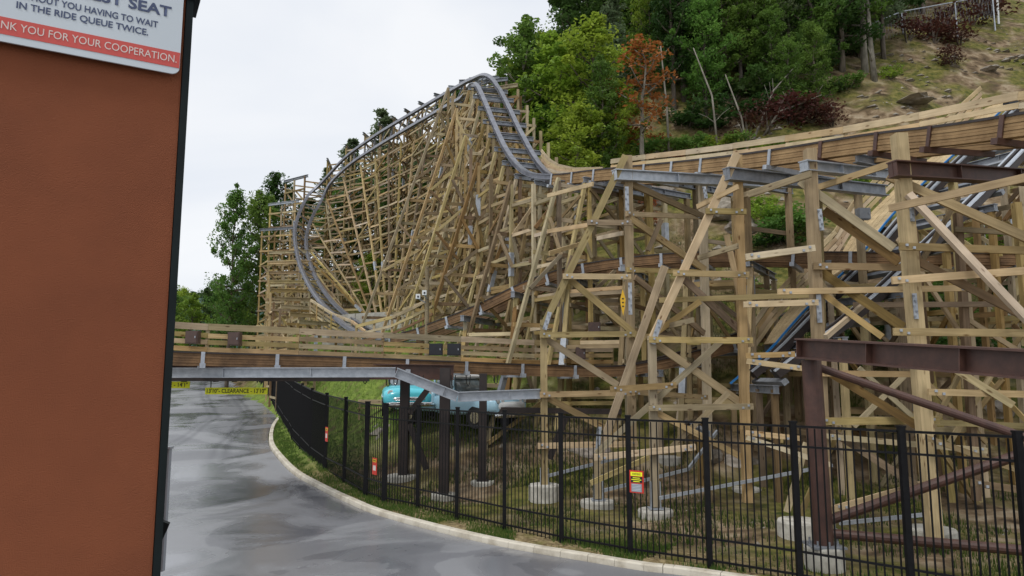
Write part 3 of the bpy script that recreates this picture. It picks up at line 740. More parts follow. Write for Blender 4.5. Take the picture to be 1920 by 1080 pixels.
# ---------------------------------------------------------------- the four large foreground bents, built member by member
def fg(px, Y, base_y, label):
    root = empty('support_bent', at(px, base_y, Y), label, 'coaster support', 'large timber bents in front')
    return root
def mem(root, name, a, c, wpx, m='wood', th=.16, dy=0.0):
    (x0, y0, d0), (x1, y1, d1) = a, c
    p0 = at(x0, y0, d0 + dy); p1 = at(x1, y1, d1 + dy); dm = (d0 + d1) / 2
    v = (p1 - p0).normalized(); up = Vector((0, 0, 1)) if abs(v.z) < .75 else Vector((1, 0, 0))
    ww = wpx / F * dm
    return beam(root, name, p0, p1, th, ww, m, up=up) if abs(v.z) < .75 else beam(root, name, p0, p1, th, ww, m, up=Vector((1, 0, 0)))
def footing(x, y, label, r=.42, h=.5, z=None, grp='concrete footings'):
    z0 = H(x, y) if z is None else z
    b_ = MB(); n_ = 22; v = []
    rr = ((r * 1.0, -.5), (r, h - .04), (r * .965, h)); 
    for q, zz in rr: v += [Vector((math.cos(6.2832 * k / n_) * q, math.sin(6.2832 * k / n_) * q, zz)) for k in range(n_)]
    f = [(i * n_ + k, i * n_ + (k + 1) % n_, (i + 1) * n_ + (k + 1) % n_, (i + 1) * n_ + k) for i in range(2) for k in range(n_)] + [tuple(2 * n_ + k for k in range(n_))]
    o_ = mesh('concrete_footing', v, f, 'conc', loc=(x, y, z0)); tag(o_, label, 'footing', grp); return o_
def post_foot(root, px, Y, ztop):
    """galvanised shoe on the footing"""
    p = at(px, 900, Y); b_ = MB(); z = H(p.x, Y)
    b_.box(p.x - .2, p.x + .2, Y - .2, Y + .2, z + ztop - .0, z + ztop + .03); b_.box(p.x - .14, p.x - .11, Y - .1, Y + .1, z + ztop, z + ztop + .75); b_.box(p.x + .11, p.x + .14, Y - .1, Y + .1, z + ztop, z + ztop + .75)
    b_.build('post_shoe', 'galv', root)
def vpost(root, px_top, py_top, px_bot, Y, wpx, m='wood', zfoot=None, name='post'):
    p0 = at(px_top, py_top, Y); p1 = at(px_bot, 950, Y); zf = H(p1.x, Y) if zfoot is None else zfoot
    s = (p0.x - p1.x) / max(.1, (p0.z - p1.z)); xb = p0.x - s * (p0.z - zf)
    return beam(root, name, p0, Vector((xb, Y, zf + .35)), wpx / F * Y, wpx / F * Y, m, up=Vector((0, 1, 0)))
def splice(root, a, c, wpx, dy=-.14):
    o_ = mem(root, 'splice_plate', a, c, wpx, 'galv', .03, dy); 
    (x0, y0, d0), (x1, y1, d1) = a, c; b_ = MB(); k = 5
    for i in range(k):
        p = at(x0 + (x1 - x0) * (i + .5) / k + (2 if i % 2 else -2), y0 + (y1 - y0) * (i + .5) / k, d0 + dy - .03); b_.box(p.x - .022, p.x + .022, p.y - .02, p.y + .02, p.z - .022, p.z + .022)
    b_.build('bolt', 'galvd', root)

Y1 = 22.8
a_ = fg(1110, Y1, 930, 'tall timber bent left of the others, leaning leg kinking straight above the leftmost footing')
mem(a_, 'batter_leg', (1172, 293, Y1), (1018, 612, Y1), 13, 'wood', .24)
vpost(a_, 1019, 600, 1021, Y1 + .02, 12.5); vpost(a_, 1177, 293, 1187, Y1 + .3, 15)
vpost(a_, 1317, 345, 1330, Y1 + 2.6, 14, 'wood')
for x0, y0, x1, y1, m_ in ((1101, 417, 1184, 418, 'wood'), (1055, 518, 1183, 519, 'wood'), (1012, 628, 1190, 626, 'wood'), (1012, 740, 1190, 736, 'wood'), (1008, 836, 1196, 832, 'pale')):
    mem(a_, 'ledger', (x0, y0, Y1), (x1, y1, Y1), 10.5, m_, .08, -.19)
for x0, y0, x1, y1, w_, m_ in ((1166, 337, 1322, 408, 12, 'dark'), (1182, 410, 1322, 506, 13, 'wood'), (1066, 522, 1207, 640, 12, 'wood'), (1024, 636, 1158, 722, 12, 'wood'), (1029, 747, 1190, 832, 12, 'wood'), (1190, 520, 1320, 625, 11, 'dark'), (1240, 412, 1215, 470, 9, 'dark')):
    mem(a_, 'diagonal_brace', (x0, y0, Y1), (x1, y1, Y1 + (2 if x1 > 1300 else 0)), w_, m_, .09, .16)
for x0, y0, x1, y1 in ((1174, 401, 1320, 407), (1176, 506, 1322, 510), (1180, 628, 1324, 640), (1185, 735, 1326, 745)):
    mem(a_, 'ledger', (x0, y0, Y1 + .3), (x1, y1, Y1 + 2.4), 9, 'wood', .08, -.2)
ibeam(a_, 'cap_beam', at(1151, 328, Y1 - .15), at(1470, 345, Y1 + 3.4), .28, .36, 'galv')
splice(a_, (1175, 350, Y1), (1176, 395, Y1), 7, .2 - .34); splice(a_, (1031, 585, Y1), (1021, 618, Y1), 8, -.17); splice(a_, (1181, 530, Y1), (1182, 590, Y1), 7, .16 - .3)
for x0, y0, x1, y1 in ((1027, 367, 1112, 345), (1027, 434, 1108, 421), (1120, 447, 1168, 437), (1096, 455, 1030, 475)):
    mem(a_, 'stringer', (x0, y0, Y1 + 3), (x1, y1, Y1 + .2), 8, 'pale', .06, .2)
Y2 = 20.6
b2 = fg(1300, Y2, 950, 'large timber bent with a pinkish leaning leg ending beside the red fence sign')
mem(b2, 'batter_leg', (1381, 290, Y2), (1221, 640, Y2), 14, 'pale', .24)
vpost(b2, 1222, 630, 1228, Y2 + .02, 14); vpost(b2, 1382, 292, 1402, Y2 + .3, 15); vpost(b2, 1532, 345, 1550, Y2 + 3.4, 13)
mem(b2, 'batter_leg', (1246, 500, Y2 + 1.2), (1120, 862, Y2 + 1.2), 13, 'wood', .22); vpost(b2, 1119, 850, 1121, Y2 + 1.2, 12)
for x0, y0, x1, y1, m_ in ((1323, 396, 1399, 397, 'wood'), (1262, 512, 1404, 515, 'wood'), (1217, 637, 1411, 638, 'wood'), (1216, 765, 1412, 762, 'wood'), (1144, 730, 1268, 722, 'wood'), (1113, 858, 1304, 838, 'pale')):
    mem(b2, 'ledger', (x0, y0, Y2), (x1, y1, Y2), 11, m_, .08, -.19)
for x0, y0, x1, y1, w_, m_ in ((1278, 520, 1396, 628, 13, 'dark'), (1229, 644, 1391, 757, 14, 'wood'), (1232, 774, 1400, 862, 11, 'wood'), (1313, 565, 1218, 632, 11, 'wood'), (1354, 638, 1118, 850, 11, 'wood'), (1366, 736, 1260, 838, 10, 'wood'), (1362, 440, 1408, 650, 10, 'wood'), (1107, 906, 1220, 856, 9, 'wood')):
    mem(b2, 'diagonal_brace', (x0, y0, Y2), (x1, y1, Y2 + .3), w_, m_, .09, .18)
ibeam(b2, 'cap_beam', at(1361, 326, Y2 - .2), at(1660, 358, Y2 + 4.2), .28, .38, 'galvd')
splice(b2, (1238, 600, Y2), (1224, 645, Y2), 9, -.17); splice(b2, (1320, 350, Y2), (1324, 372, Y2), 6, .0); splice(b2, (1124, 800, Y2 + 1.2), (1120, 850, Y2 + 1.2), 8, -.16)
for x0, y0, x1, y1 in ((1307, 388, 1384, 350), (1372, 373, 1520, 325), (1309, 484, 1384, 461), (1377, 489, 1528, 465), (1236, 563, 1530, 553), (1250, 612, 1300, 600)):
    mem(b2, 'stringer', (x0, y0, Y2 + .6), (x1, y1, Y2 - .6), 10, 'wood', .06, -.1)
Y3 = 18.0
c3 = fg(1540, Y3, 980, 'timber bent with a stout straight post standing just left of the brown steel column')
vpost(c3, 1518, 280, 1548, Y3, 19)
for x0, y0, x1, y1, w_, m_ in ((1500, 340, 1676, 466, 16, 'wood'), (1545, 395, 1686, 492, 17, 'dark'), (1533, 506, 1694, 614, 17, 'dark'), (1541, 690, 1722, 800, 15, 'dark'), (1550, 803, 1720, 912, 13, 'dark'), (1535, 545, 1655, 632, 11, 'wood'), (1618, 572, 1548, 632, 9, 'wood')):
    mem(c3, 'diagonal_brace', (x0, y0, Y3), (x1, y1, Y3 - .9), w_, m_, .1, .2)
for x0, y0, x1, y1, w_, m_ in ((1525, 499, 1732, 502, 13, 'wood'), (1458, 547, 1826, 540, 11, 'pale'), (1398, 482, 1528, 465, 12, 'pale'), (1394, 571, 1534, 567, 11, 'pale'), (1398, 667, 1490, 664, 10, 'wood'), (1400, 677, 1506, 691, 10, 'pale'), (1535, 700, 1735, 702, 11, 'wood'), (1537, 790, 1760, 788, 13, 'wood'), (1398, 811, 1500, 822, 9, 'pale'), (1400, 820, 1556, 871, 9, 'pale'), (1562, 954, 1742, 904, 11, 'wood'), (1548, 818, 1850, 845, 10, 'pale')):
    mem(c3, 'ledger', (x0, y0, Y3), (x1, y1, Y3 - .2), w_, m_, .08, -.2)
ibeam(c3, 'cap_beam', at(1506, 311, Y3 - .25), at(1690, 331, Y3 + 2.4), .28, .28, 'galv')
splice(c3, (1536, 392, Y3), (1541, 432, Y3), 8, -.0 - .14); splice(c3, (1534, 545, Y3), (1537, 605, Y3), 9, -.16)
for x0, y0, x1, y1 in ((1404, 365, 1521, 326), (1508, 360, 1676, 305)):
    mem(c3, 'stringer', (x0, y0, Y3 + 1.4), (x1, y1, Y3 - .5), 12, 'wood', .06, -.25)
mem(c3, 'diagonal_brace', (1512, 830, Y3), (1475, 960, Y3), 10, 'wood', .1, .3); mem(c3, 'diagonal_brace', (1575, 800, Y3), (1500, 965, Y3), 9, 'wood', .1, .5)
Y4 = 16.6
d4 = fg(1720, Y4, 990, 'nearest timber bent, stout post carrying the dark brown cap girder at right')
vpost(d4, 1685, 252, 1746, Y4, 23); vpost(d4, 1711, 560, 1745, Y4 + .5, 17, 'dark')
for x0, y0, x1, y1, w_, m_ in ((1664, 330, 1960, 462, 17, 'wood'), (1703, 364, 1930, 604, 15, 'pale'), (1690, 474, 1915, 590, 15, 'dark'), (1706, 640, 1900, 760, 13, 'wood')):
    mem(d4, 'diagonal_brace', (x0, y0, Y4), (x1, y1, Y4 - 1.0), w_, m_, .11, -.22 if m_ == 'pale' else .2)
for x0, y0, x1, y1, w_, m_ in ((1686, 462, 1960, 471, 14, 'wood'), (1672, 526, 1960, 505, 14, 'pale'), (1675, 622, 1960, 625, 14, 'wood'), (1740, 735, 1960, 740, 12, 'wood'), (1735, 820, 1960, 900, 10, 'wood'), (1820, 905, 1960, 925, 12, 'dark')):
    mem(d4, 'ledger', (x0, y0, Y4), (x1, y1, Y4 - .3), w_, m_, .08, -.36)
ibeam(d4, 'cap_beam', at(1672, 317, Y4 - .3), at(2010, 338, Y4 + 1.6), .3, .38, 'brown')
mem(d4, 'stringer', (1667, 391, Y4), (1960, 325, Y4 - 2.5), 15, 'wood', .06, -.42)
splice(d4, (1714, 550, Y4), (1718, 598, Y4), 8, -.0 - .16); splice(d4, (1708, 368, Y4), (1711, 415, Y4), 8, -.16)
Y5 = 21
d5 = fg(1830, Y5, 960, 'thinner timber bent beyond the brown girder at the right edge, paired posts and short braces')
vpost(d5, 1795, 400, 1832, Y5, 12, 'dark'); vpost(d5, 1812, 545, 1850, Y5 + .4, 10, 'wood'); vpost(d5, 1710, 430, 1765, Y5 + 2, 14, 'dark'); vpost(d5, 1905, 380, 1960, Y5, 13, 'wood')
for x0, y0, x1, y1, m_ in ((1600, 572, 1900, 570, 'dark'), (1790, 430, 1960, 440, 'dark'), (1780, 734, 1960, 742, 'wood'), (1700, 655, 1960, 660, 'wood'), (1700, 790, 1960, 800, 'wood')):
    mem(d5, 'ledger', (x0, y0, Y5), (x1, y1, Y5), 10, m_, .08, -.2)
for x0, y0, x1, y1 in ((1800, 590, 1960, 690), (1720, 700, 1850, 830), (1860, 700, 1780, 830), (1610, 690, 1720, 790), (1700, 700, 1600, 800)):
    mem(d5, 'diagonal_brace', (x0, y0, Y5), (x1, y1, Y5), 9, 'wood', .08, .15)
for rt in (a_, b2, c3, d4):
    b_ = MB(); loc = Vector(rt.location)
    for ch_ in [c for c in rt.children if c.name.startswith('ledger')]:
        mw = Matrix.Translation(loc) @ ch_.matrix_basis; xs_l = [v.co.x for v in ch_.data.vertices]; hx = max(xs_l); hy = min(v.co.y for v in ch_.data.vertices)
        for e_ in (-hx + .14, hx - .14, -hx + .3, hx - .3):
            c_ = mw @ Vector((e_, 0, .03 if abs(e_) > hx - .2 else -.03)); b_.box(c_.x - .028, c_.x + .028, c_.y - .075, c_.y - .04, c_.z - .028, c_.z + .028)
    b_.build('bolt_heads', 'galv', rt)
# footings seen through the fence: (px, py of the top rim centre, Y, radius px)
FT = [(1020, 908, Y1, 28, 'white round footing under the leftmost tall post'), (1120, 938, Y2 + 1.2, 31, 'white round footing between the two leaning legs'),
      (1229, 955, Y2, 32, 'low round footing just right of the red fence sign'), (1400, 925, Y2 + 2.9, 26, 'small round footing in front of the grey rock behind the fence'), (1500, 975, Y3, 40, 'pale sunken footing left of the brown steel column'),
      (1745, 990, Y4 + 1.2, 42, 'cracked low footing beneath the nearest timber post'), (905, 908, 25, 22, 'small round footing beneath the low track'), (1256, 893, 26, 25, 'square looking footing behind the fence sign'),
      (832, 925, 23.6, 24, 'footing under the dark steel column right of the gate'), (755, 890, 26.3, 28, 'dark footing under the dark steel column left of the cars')]
for px, py, Y, rp, lb in FT:
    p = at(px, py, Y); z = H(p.x, p.y); footing(p.x, p.y, lb, rp / F * Y, max(.16, min(.62, p.z - z)))
for rt, px, Y in ((a_, 1021, Y1), (b2, 1228, Y2), (b2, 1121, Y2 + 1.2), (c3, 1548, Y3), (d4, 1746, Y4)):
    post_foot(rt, px, Y, .3)
# galvanised brace rods low behind the fence
for i, (x0, y0, x1, y1, Y, lb) in enumerate(((1028, 892, 1160, 858, 22.4, 'thin galvanised strut rising right from the leftmost footing'), (1130, 920, 1290, 880, 21.4, 'galvanised strut behind the red fence sign'), (1236, 934, 1560, 872, 20.3, 'long galvanised strut rising right from the footing beside the red sign'), (1290, 880, 1345, 808, 22.5, 'steep galvanised strut leaning against the grey blocks'), (1575, 981, 1740, 964, 17.6, 'pale flat strut right of the brown column base'))):
    o_ = beam(None, 'brace_strut', at(x0, y0, Y), at(x1, y1, Y + .8), .07, .09, 'galv'); tag(o_, lb, 'steel strut')

# ---------------------------------------------------------------- launch track climbing away at right
Lp = Track([(1200, 835, 24.5), (1310, 778, 24.2), (1425, 695, 24), (1530, 608, 24), (1645, 500, 24.5), (1725, 418, 25), (1800, 340, 26), (1890, 250, 27.5), (1990, 150, 29)])
lt = empty('launch_track', Lp.pos(2), 'straight silver launch track climbing steeply to the right beneath the big bents', 'roller coaster track')
for q in (-1.3, 1.3):
    Lp.sweep(Lp.key[2], Lp.L, [(q - .24, q - .10, -.06, 0), (q + .10, q + .24, -.06, 0)]).build('rail', 'bright' if q < 0 else 'galv', lt)
    Lp.sweep(Lp.key[2], Lp.L, [(q - .26, q + .26, -.30, -.07)]).build('rail_beam', 'dbrown', lt)
    Lp.sweep(Lp.key[2], Lp.L, [(q - .05, q + .05, -.05, .05)]).build('magnet_fin', 'dbrown', lt)
Lp.sweep(4, Lp.L, [(1.8, 1.86, -.03, .04)]).build('conduit', 'blue', lt)
ties(Lp, lt, Lp.key[2], Lp.L, 1.5, -.46, .16, 1.7, 'galvd', 'cross_tie', .2)
railing(Lp, 5.5, Lp.L, 3.4, (.15, .42, .69, .98), (.15, .15, .15, .17), 'pale timber walkway railing climbing steeply beside the launch track', 'pale', 'wood', 2.0)
tag(Lp.sweep(6.5, Lp.L, [(2.0 + .33 * k, 2.31 + .33 * k, -.12, -.06) for k in range(4)]).build('walkway_deck', 'wood', lt))
d = 2.2; idx = 0
while d < Lp.L - 1:
    p, t_, nl, n2, u2 = Lp.fr(d)
    if p.z - H(p.x, p.y) > .7:
        bent(p, nl, t_, [-1.9, -.2, 2.0, 3.3], 'short timber bent under the steep launch track, %s from the bottom' % ordw(idx), 'timber bents under the launch track', [], cap=(-2.1, 3.6), capm='galvd', w_=.18, bay=2.0, seed=400 + idx); idx += 1
    d += 2.4
# low timber bents under the road track, right of the road
GB = 'timber bents under the low track'
for idx, dd in enumerate([B.key[6] + 1.0, B.key[7] + .8, B.key[8] + .2, B.key[9]]):
    p, t_, nl, n2, u2 = B.fr(dd)
    bent(p, nl, t_, [-1.2, 1.2, 2.2], 'low timber bent under the curving road track, %s from the steel girder' % ordw(idx), GB, [], cap=(-1.5, 2.4), capm='galvd', w_=.19, bay=1.8, seed=500 + idx)

# railing and stairs at the foot of the banked turn
r = empty('stair_railing', at(640, 600, 38), 'pale handrail with slatted side sloping down beside the low end of the banked turn', 'railing')
hp = [at(583, 563, 50), at(622, 588, 46), at(660, 603, 43), at(685, 622, 40)]
for a, c in zip(hp, hp[1:]):
    beam(r, 'handrail', a, c, .12, .15, 'pale')
    for k in (.35, .6, .85, 1.1): beam(r, 'board', a - Vector((0, 0, k)), c - Vector((0, 0, k)), .05, .12, 'wood')
    for q in (0, .33, .66): m_ = a.lerp(c, q); beam(r, 'rail_post', m_ - Vector((0, .08, 1.6)), m_ - Vector((0, .08, 0)), .09, .09, 'wood', up=Vector((0, 1, 0)))
r = empty('walkway_railing', at(740, 610, 34), 'honey brown timber railing rising right from the foot of the banked turn', 'railing')
hp = [at(668, 612, 35.5), at(735, 595, 34.8), at(775, 577, 34.2), at(812, 557, 33.6)]
for i, (a, c) in enumerate(zip(hp, hp[1:])):
    for k, w_ in ((0, .16), (.42, .12), (.80, .12)): beam(r, 'board', a - Vector((0, 0, k)), c - Vector((0, 0, k)), .06, w_, 'old' if k == .8 else 'wood')
    for q in (0, .5, 1) if i == 2 else (0, .5): m_ = a.lerp(c, q); beam(r, 'rail_post', m_ - Vector((0, -.08, 1.35)), m_ + Vector((0, .08, .05)), .11, .11, 'wood', up=Vector((0, 1, 0)))
# concrete retaining wall behind
wp = [at(606, 594, 48), at(670, 588, 47.6), at(730, 585, 47), at(770, 590, 46.4)]
b_ = MB()
for a, c in zip(wp, wp[1:]): b_.beam(a - Vector((0, 0, 1.1)), c - Vector((0, 0, 1.1)), .3, 2.2)
tag(b_.build('retaining_wall', 'conc', origin=wp[0]), 'low weathered concrete wall at the foot of the fan of timber legs', 'retaining wall')

# ---------------------------------------------------------------- steel bridge over the road
gr = empty('bridge_girder', at(600, 700, 25), 'dark brown steel girder under the low track, spanning the road', 'girder')
ibeam(gr, 'girder', at(250, 694, 22.6), at(851, 698, 24.6), .3, .52, 'brown', label='brown I section girder')
beam(gr, 'lower_girder', at(230, 709.5, 22.6), at(692, 710.5, 23.4), .3, .16, 'dbrown')
for px in (345, 405, 440, 560): beam(gr, 'hanger_stub', at(px, 706, 23.4), at(px, 716, 23.4), .10, .2, 'dbrown', up=Vector((0, 1, 0)))
ch = empty('cable_channel', at(745, 697, 22.5), 'long silver channel that runs level, then kinks down past the cars', 'steel channel')
cpt = [at(250, 699, 21.9), at(742, 698, 22.6), at(858, 744, 22.7), at(1016, 738, 22.9)]
for a, c in zip(cpt, cpt[1:]): ibeam(ch, 'channel_length', a, c, .22, .31, 'galv')
for i, (px, pt, Y, wd, lb) in enumerate(((760, 700, 26.3, .32, 'dark steel column left of the turquoise car, standing on a dark footing'), (835, 690, 23.6, .33, 'dark steel column in front of the blue pickup'), (906, 700, 25, .26, 'dark bolted steel column right of the pickup bonnet'))):
    p = at(px, pt, Y); z = H(p.x, Y); b_ = MB(); t2 = .03
    b_.box(p.x - wd / 2, p.x + wd / 2, Y - wd / 2, Y - wd / 2 + t2, z + .2, p.z); b_.box(p.x - wd / 2, p.x + wd / 2, Y + wd / 2 - t2, Y + wd / 2, z + .2, p.z); b_.box(p.x - t2 / 2, p.x + t2 / 2, Y - wd / 2 + t2, Y + wd / 2 - t2, z + .2, p.z)
    b_.box(p.x - wd * .8, p.x + wd * .8, Y - wd * .8, Y + wd * .8, z + .16, z + .2)
    tag(b_.build('steel_column', 'dbrown', origin=(p.x, Y, z)), lb, 'steel column')
for x0, y0, x1, y1, Y, lb in ((803, 729, 768, 775, 26.1, 'dark knee brace rising right from the column beside the turquoise car'), (768, 795, 800, 880, 26.1, 'dark brace falling right behind the fence near the gate'), (915, 768, 1165, 772, 27, 'brown horizontal beam behind the low track posts'), (1030, 860, 1062, 780, 24.6, 'dark steep brace behind the leftmost tall post')):
    o_ = beam(None, 'steel_brace', at(x0, y0, Y), at(x1, y1, Y), .2, .2, 'dbrown'); tag(o_, lb, 'steel brace')
for i, px in enumerate((685, 728, 742, 790, 850, 878, 930)):
    b_ = MB(); Y = 24.2; a = at(px - 4, 703, Y); c = at(px + 4, 703, Y); dp = (.30, .40, .35, .3, .42, .36, .3)[i]
    pts = [a, a.lerp(c, .15) - Vector((0, 0, dp * .8)), a.lerp(c, .5) - Vector((0, 0, dp)), c - Vector((0, 0, dp * .8)) + (a - c) * .15, c]
    b_.tube(pts, .018, 6); tag(b_.build('hanging_cable', 'ink', origin=a), 'black cable loop hanging under the girder, %s from the left' % ordw(i), 'cable', 'cable loops under the girder')
def clearance(px0, px1, py, hpx, Y, txt, label, dy=0):
    a = at(px0, py, Y); c = at(px1, py + dy, Y + .1); hh = hpx / F * Y
    e = empty('clearance_sign', a.lerp(c, .5), label, 'clearance sign')
    beam(e, 'sign_panel', a, c, .03, hh, 'yellow')
    ex = (c - a).normalized(); nrm = Vector((ex.y, -ex.x, 0)); 
    W = (c - a).length
    text_mesh('lettering', txt, 'ink', e, a + ex * W * .03 - Vector((0, 0, hh * .28)), c - ex * W * .03 - Vector((0, 0, hh * .28)), hh * .60, nrm, off=.022, bold=.012)
    for q in (.08, .92):
        m_ = a.lerp(c, q); beam(e, 'hanger', m_ + Vector((0, .03, hh / 2)), m_ + Vector((0, .03, .62)), .025, .025, 'dbrown', up=Vector((0, 1, 0)))
clearance(385, 502, 733, 12.5, 23.6, '13\'10"- CLEARANCE - 13\'10"', 'yellow clearance sign reading 13\'10" hanging over the right lane')
clearance(236, 356, 721.5, 12.5, 23.6, '14\'1" - CLEARANCE - 14\'1"', 'yellow clearance sign reading 14\'1" half hidden behind the orange wall')

# ---------------------------------------------------------------- brown pipe frame at right
pf = empty('pipe_frame', at(1520, 1010, 15.2), 'brown steel frame at right: round column, heavy I girder and pipe braces', 'steel frame')
p = at(1521, 675, 15.3); q = at(1543, 1000, 15.3); b_ = MB()
b_.tube([Vector((q.x, 15.3, H(q.x, 15.3) + .55)), Vector((p.x, 15.3, p.z))], .20, 20); b_.build('column', 'brown', pf, smooth=False)
b_ = MB(); zb = H(q.x, 15.3) + .55; b_.box(q.x - .34, q.x + .34, 14.96, 15.64, zb, zb + .04)
for k in range(8): b_.tube([Vector((q.x + math.cos(k * .785) * .29, 15.3 + math.sin(k * .785) * .29, zb)), Vector((q.x + math.cos(k * .785) * .29, 15.3 + math.sin(k * .785) * .29, zb + .14))], .02, 6)
b_.build('base_plate', 'galvd', pf)
ibeam(pf, 'girder', at(1503, 653, 15.3), at(2060, 692, 9.4), .36, .43, 'brown', t=.035)
def pipe(x0, y0, Y0, x1, y1, Y1_, r_):
    b_ = MB(); b_.tube([at(x0, y0, Y0), at(x1, y1, Y1_)], r_, 12); b_.build('pipe_brace', 'brown', pf, smooth=False)
pipe(1538, 690, 15.3, 2010, 850, 13.4, .085); pipe(1556, 975, 15.3, 2010, 818, 13.6, .10); pipe(1556, 1000, 15.3, 2010, 1040, 13.9, .10)
footing(q.x, 15.3, 'large white round footing under the brown steel column', .40, .56)

# ---------------------------------------------------------------- black fence
FP = [(432, 105), (452, 85), (470, 73), (488, 64), (505, 56), (520, 49), (532, 43), (543, 39.5), (549, 37), (565, 34), (584, 31), (612, 28.4), (648, 26.4), (689, 24.2), (723, 23.1), (785, 22.0), (858, 20.6), (946, 19.1), (1051, 17.7), (1177, 16.5), (1322, 15.5), (1486, 14.4), (1688, 13.1), (1905, 11.9), (2180, 10.7)]
fe = empty('metal_fence', at(1051, 900, 17.7), 'tall black metal picket fence curving along the grass verge', 'fence')
fe.location.z = 0
fpos = []
for px, Y in FP:
    x = at(px, 850, Y).x; x = at(px, 790, Y).x; fpos.append(Vector((x, Y, hraw(-60, Y) + .06)))
FH = 3.05
for i, p in enumerate(fpos):
    hw = .055 if i not in (13, 14) else .075
    b_ = MB(); b_.box(p.x - hw, p.x + hw, p.y - hw, p.y + hw, p.z - .2, p.z + FH + .04); b_.box(p.x - hw - .01, p.x + hw + .01, p.y - hw - .01, p.y + hw + .01, p.z + FH + .04, p.z + FH + .075)
    b_.build('fence_post', 'black', fe)
for i, (p, q) in enumerate(zip(fpos, fpos[1:])):
    gate = i == 13
    b_ = MB(); L_ = (q - p).length; d_ = (q - p).normalized()
    for hz_, th in ((FH - .03, .045), (FH - .42, .04), (.62, .04), (.18, .04)):
        b_.beam(p + d_ * .07 + Vector((0, 0, hz_)), q - d_ * .07 + Vector((0, 0, hz_)), .045, th)
    k = max(2, round(L_ / .135))
    for j in range(1, k):
        m_ = p.lerp(q, j / k); b_.beam(m_ + Vector((0, 0, .07)), m_ + Vector((0, 0, FH - .06)), .024, .024, Vector((0, 1, 0)))
    o_ = b_.build('gate_leaf' if gate else 'fence_panel', 'black', fe)
# warning signs on the fence
def warn(px, py, wpx, hpx, Y, kind, label):
    c = at(px, py, Y)
    # orient along the fence
    seg = min(zip(fpos, fpos[1:]), key=lambda s: abs(((s[0] + s[1]) / 2).x - c.x) + abs(((s[0] + s[1]) / 2).y - c.y))
    ex = (seg[1] - seg[0]); ex.z = 0; ex.normalize(); nrm = Vector((ex.y, -ex.x, 0)); t_ = ((c.x - seg[0].x) * ex.x + (c.y - seg[0].y) * ex.y); c = Vector((seg[0].x + ex.x * t_, seg[0].y + ex.y * t_, c.z)) + nrm * .05
    w_ = wpx / F * Y / max(.35, abs(ex.x)); h_ = hpx / F * Y; e = empty('warning_sign', c, label, 'warning sign')
    Z = Vector((0, 0, 1)); W = w_ / 2
    beam(e, 'sign_panel', c - ex * W, c + ex * W, .012, h_, 'red')
    a = c + Z * h_ * .34 + nrm * .008; beam(e, 'heading_panel', a - ex * W * .82, a + ex * W * .82, .008, h_ * .18, 'yellow' if kind == 0 else 'amber')
    text_mesh('lettering', 'WARNING', 'ink', e, a - ex * W * .6 - Z * h_ * .045, a + ex * W * .6 - Z * h_ * .045, h_ * .1, nrm, off=.007)
    if kind == 0:
        a = c + Z * h_ * .09 + nrm * .008; beam(e, 'message_panel', a - ex * W * .82, a + ex * W * .82, .008, h_ * .26, 'ink')
        for k in range(3):
            b0 = a + Z * h_ * (.08 - k * .08); beam(e, 'message_line', b0 - ex * W * (.5, .7, .45)[k] + nrm * .006, b0 + ex * W * (.5, .7, .45)[k] + nrm * .006, .003, h_ * .035, 'yellow')
        a = c - Z * h_ * .27 + nrm * .008; beam(e, 'notice_panel', a - ex * W * .74, a + ex * W * .74, .008, h_ * .36, 'gbox')
        for k in range(5):
            b0 = a + Z * h_ * (.13 - k * .065); beam(e, 'message_line', b0 - ex * W * .6 + nrm * .006, b0 + ex * W * .6 + nrm * .006, .003, h_ * .02, 'signw')
    else:
        a = c - Z * h_ * .1 + nrm * .008; beam(e, 'notice_panel', a - ex * W * .6, a + ex * W * .6, .008, h_ * .3, 'signl')
warn(1194, 903, 23, 40, 16.35, 0, 'red warning sign with yellow heading on the fence beside the middle posts')
warn(705, 874, 11, 30, 23.6, 1, 'small orange topped red warning sign on the gate')
warn(616.5, 814, 8, 26, 28.2, 1, 'small orange and red warning sign on the far curve of the fence')

# amber tag hanging on the timber
c = at(1168, 567, 22.3); e = empty('hanging_tag', c, 'long amber diamond tag hanging on the left bent', 'tag')
b_ = MB(); hh = .42; ww = .085
v = [c + Vector((0, 0, hh)), c + Vector((ww, 0, .1)), c + Vector((ww * .8, 0, -.1)), c + Vector((0, 0, -hh)), c + Vector((-ww * .8, 0, -.1)), c + Vector((-ww, 0, .1))]
b_.add(v + [q + Vector((0, .02, 0)) for q in v], [(0, 5, 4, 3, 2, 1), (6, 7, 8, 9, 10, 11)] + [(k, (k + 1) % 6, (k + 1) % 6 + 6, k + 6) for k in range(6)]); b_.build('tag_panel', 'amber', e)
for k in range(3): beam(e, 'mark', c + Vector((-.03, -.008, .12 - k * .12)), c + Vector((.03, -.008, .12 - k * .12)), .006, .035, 'ink')

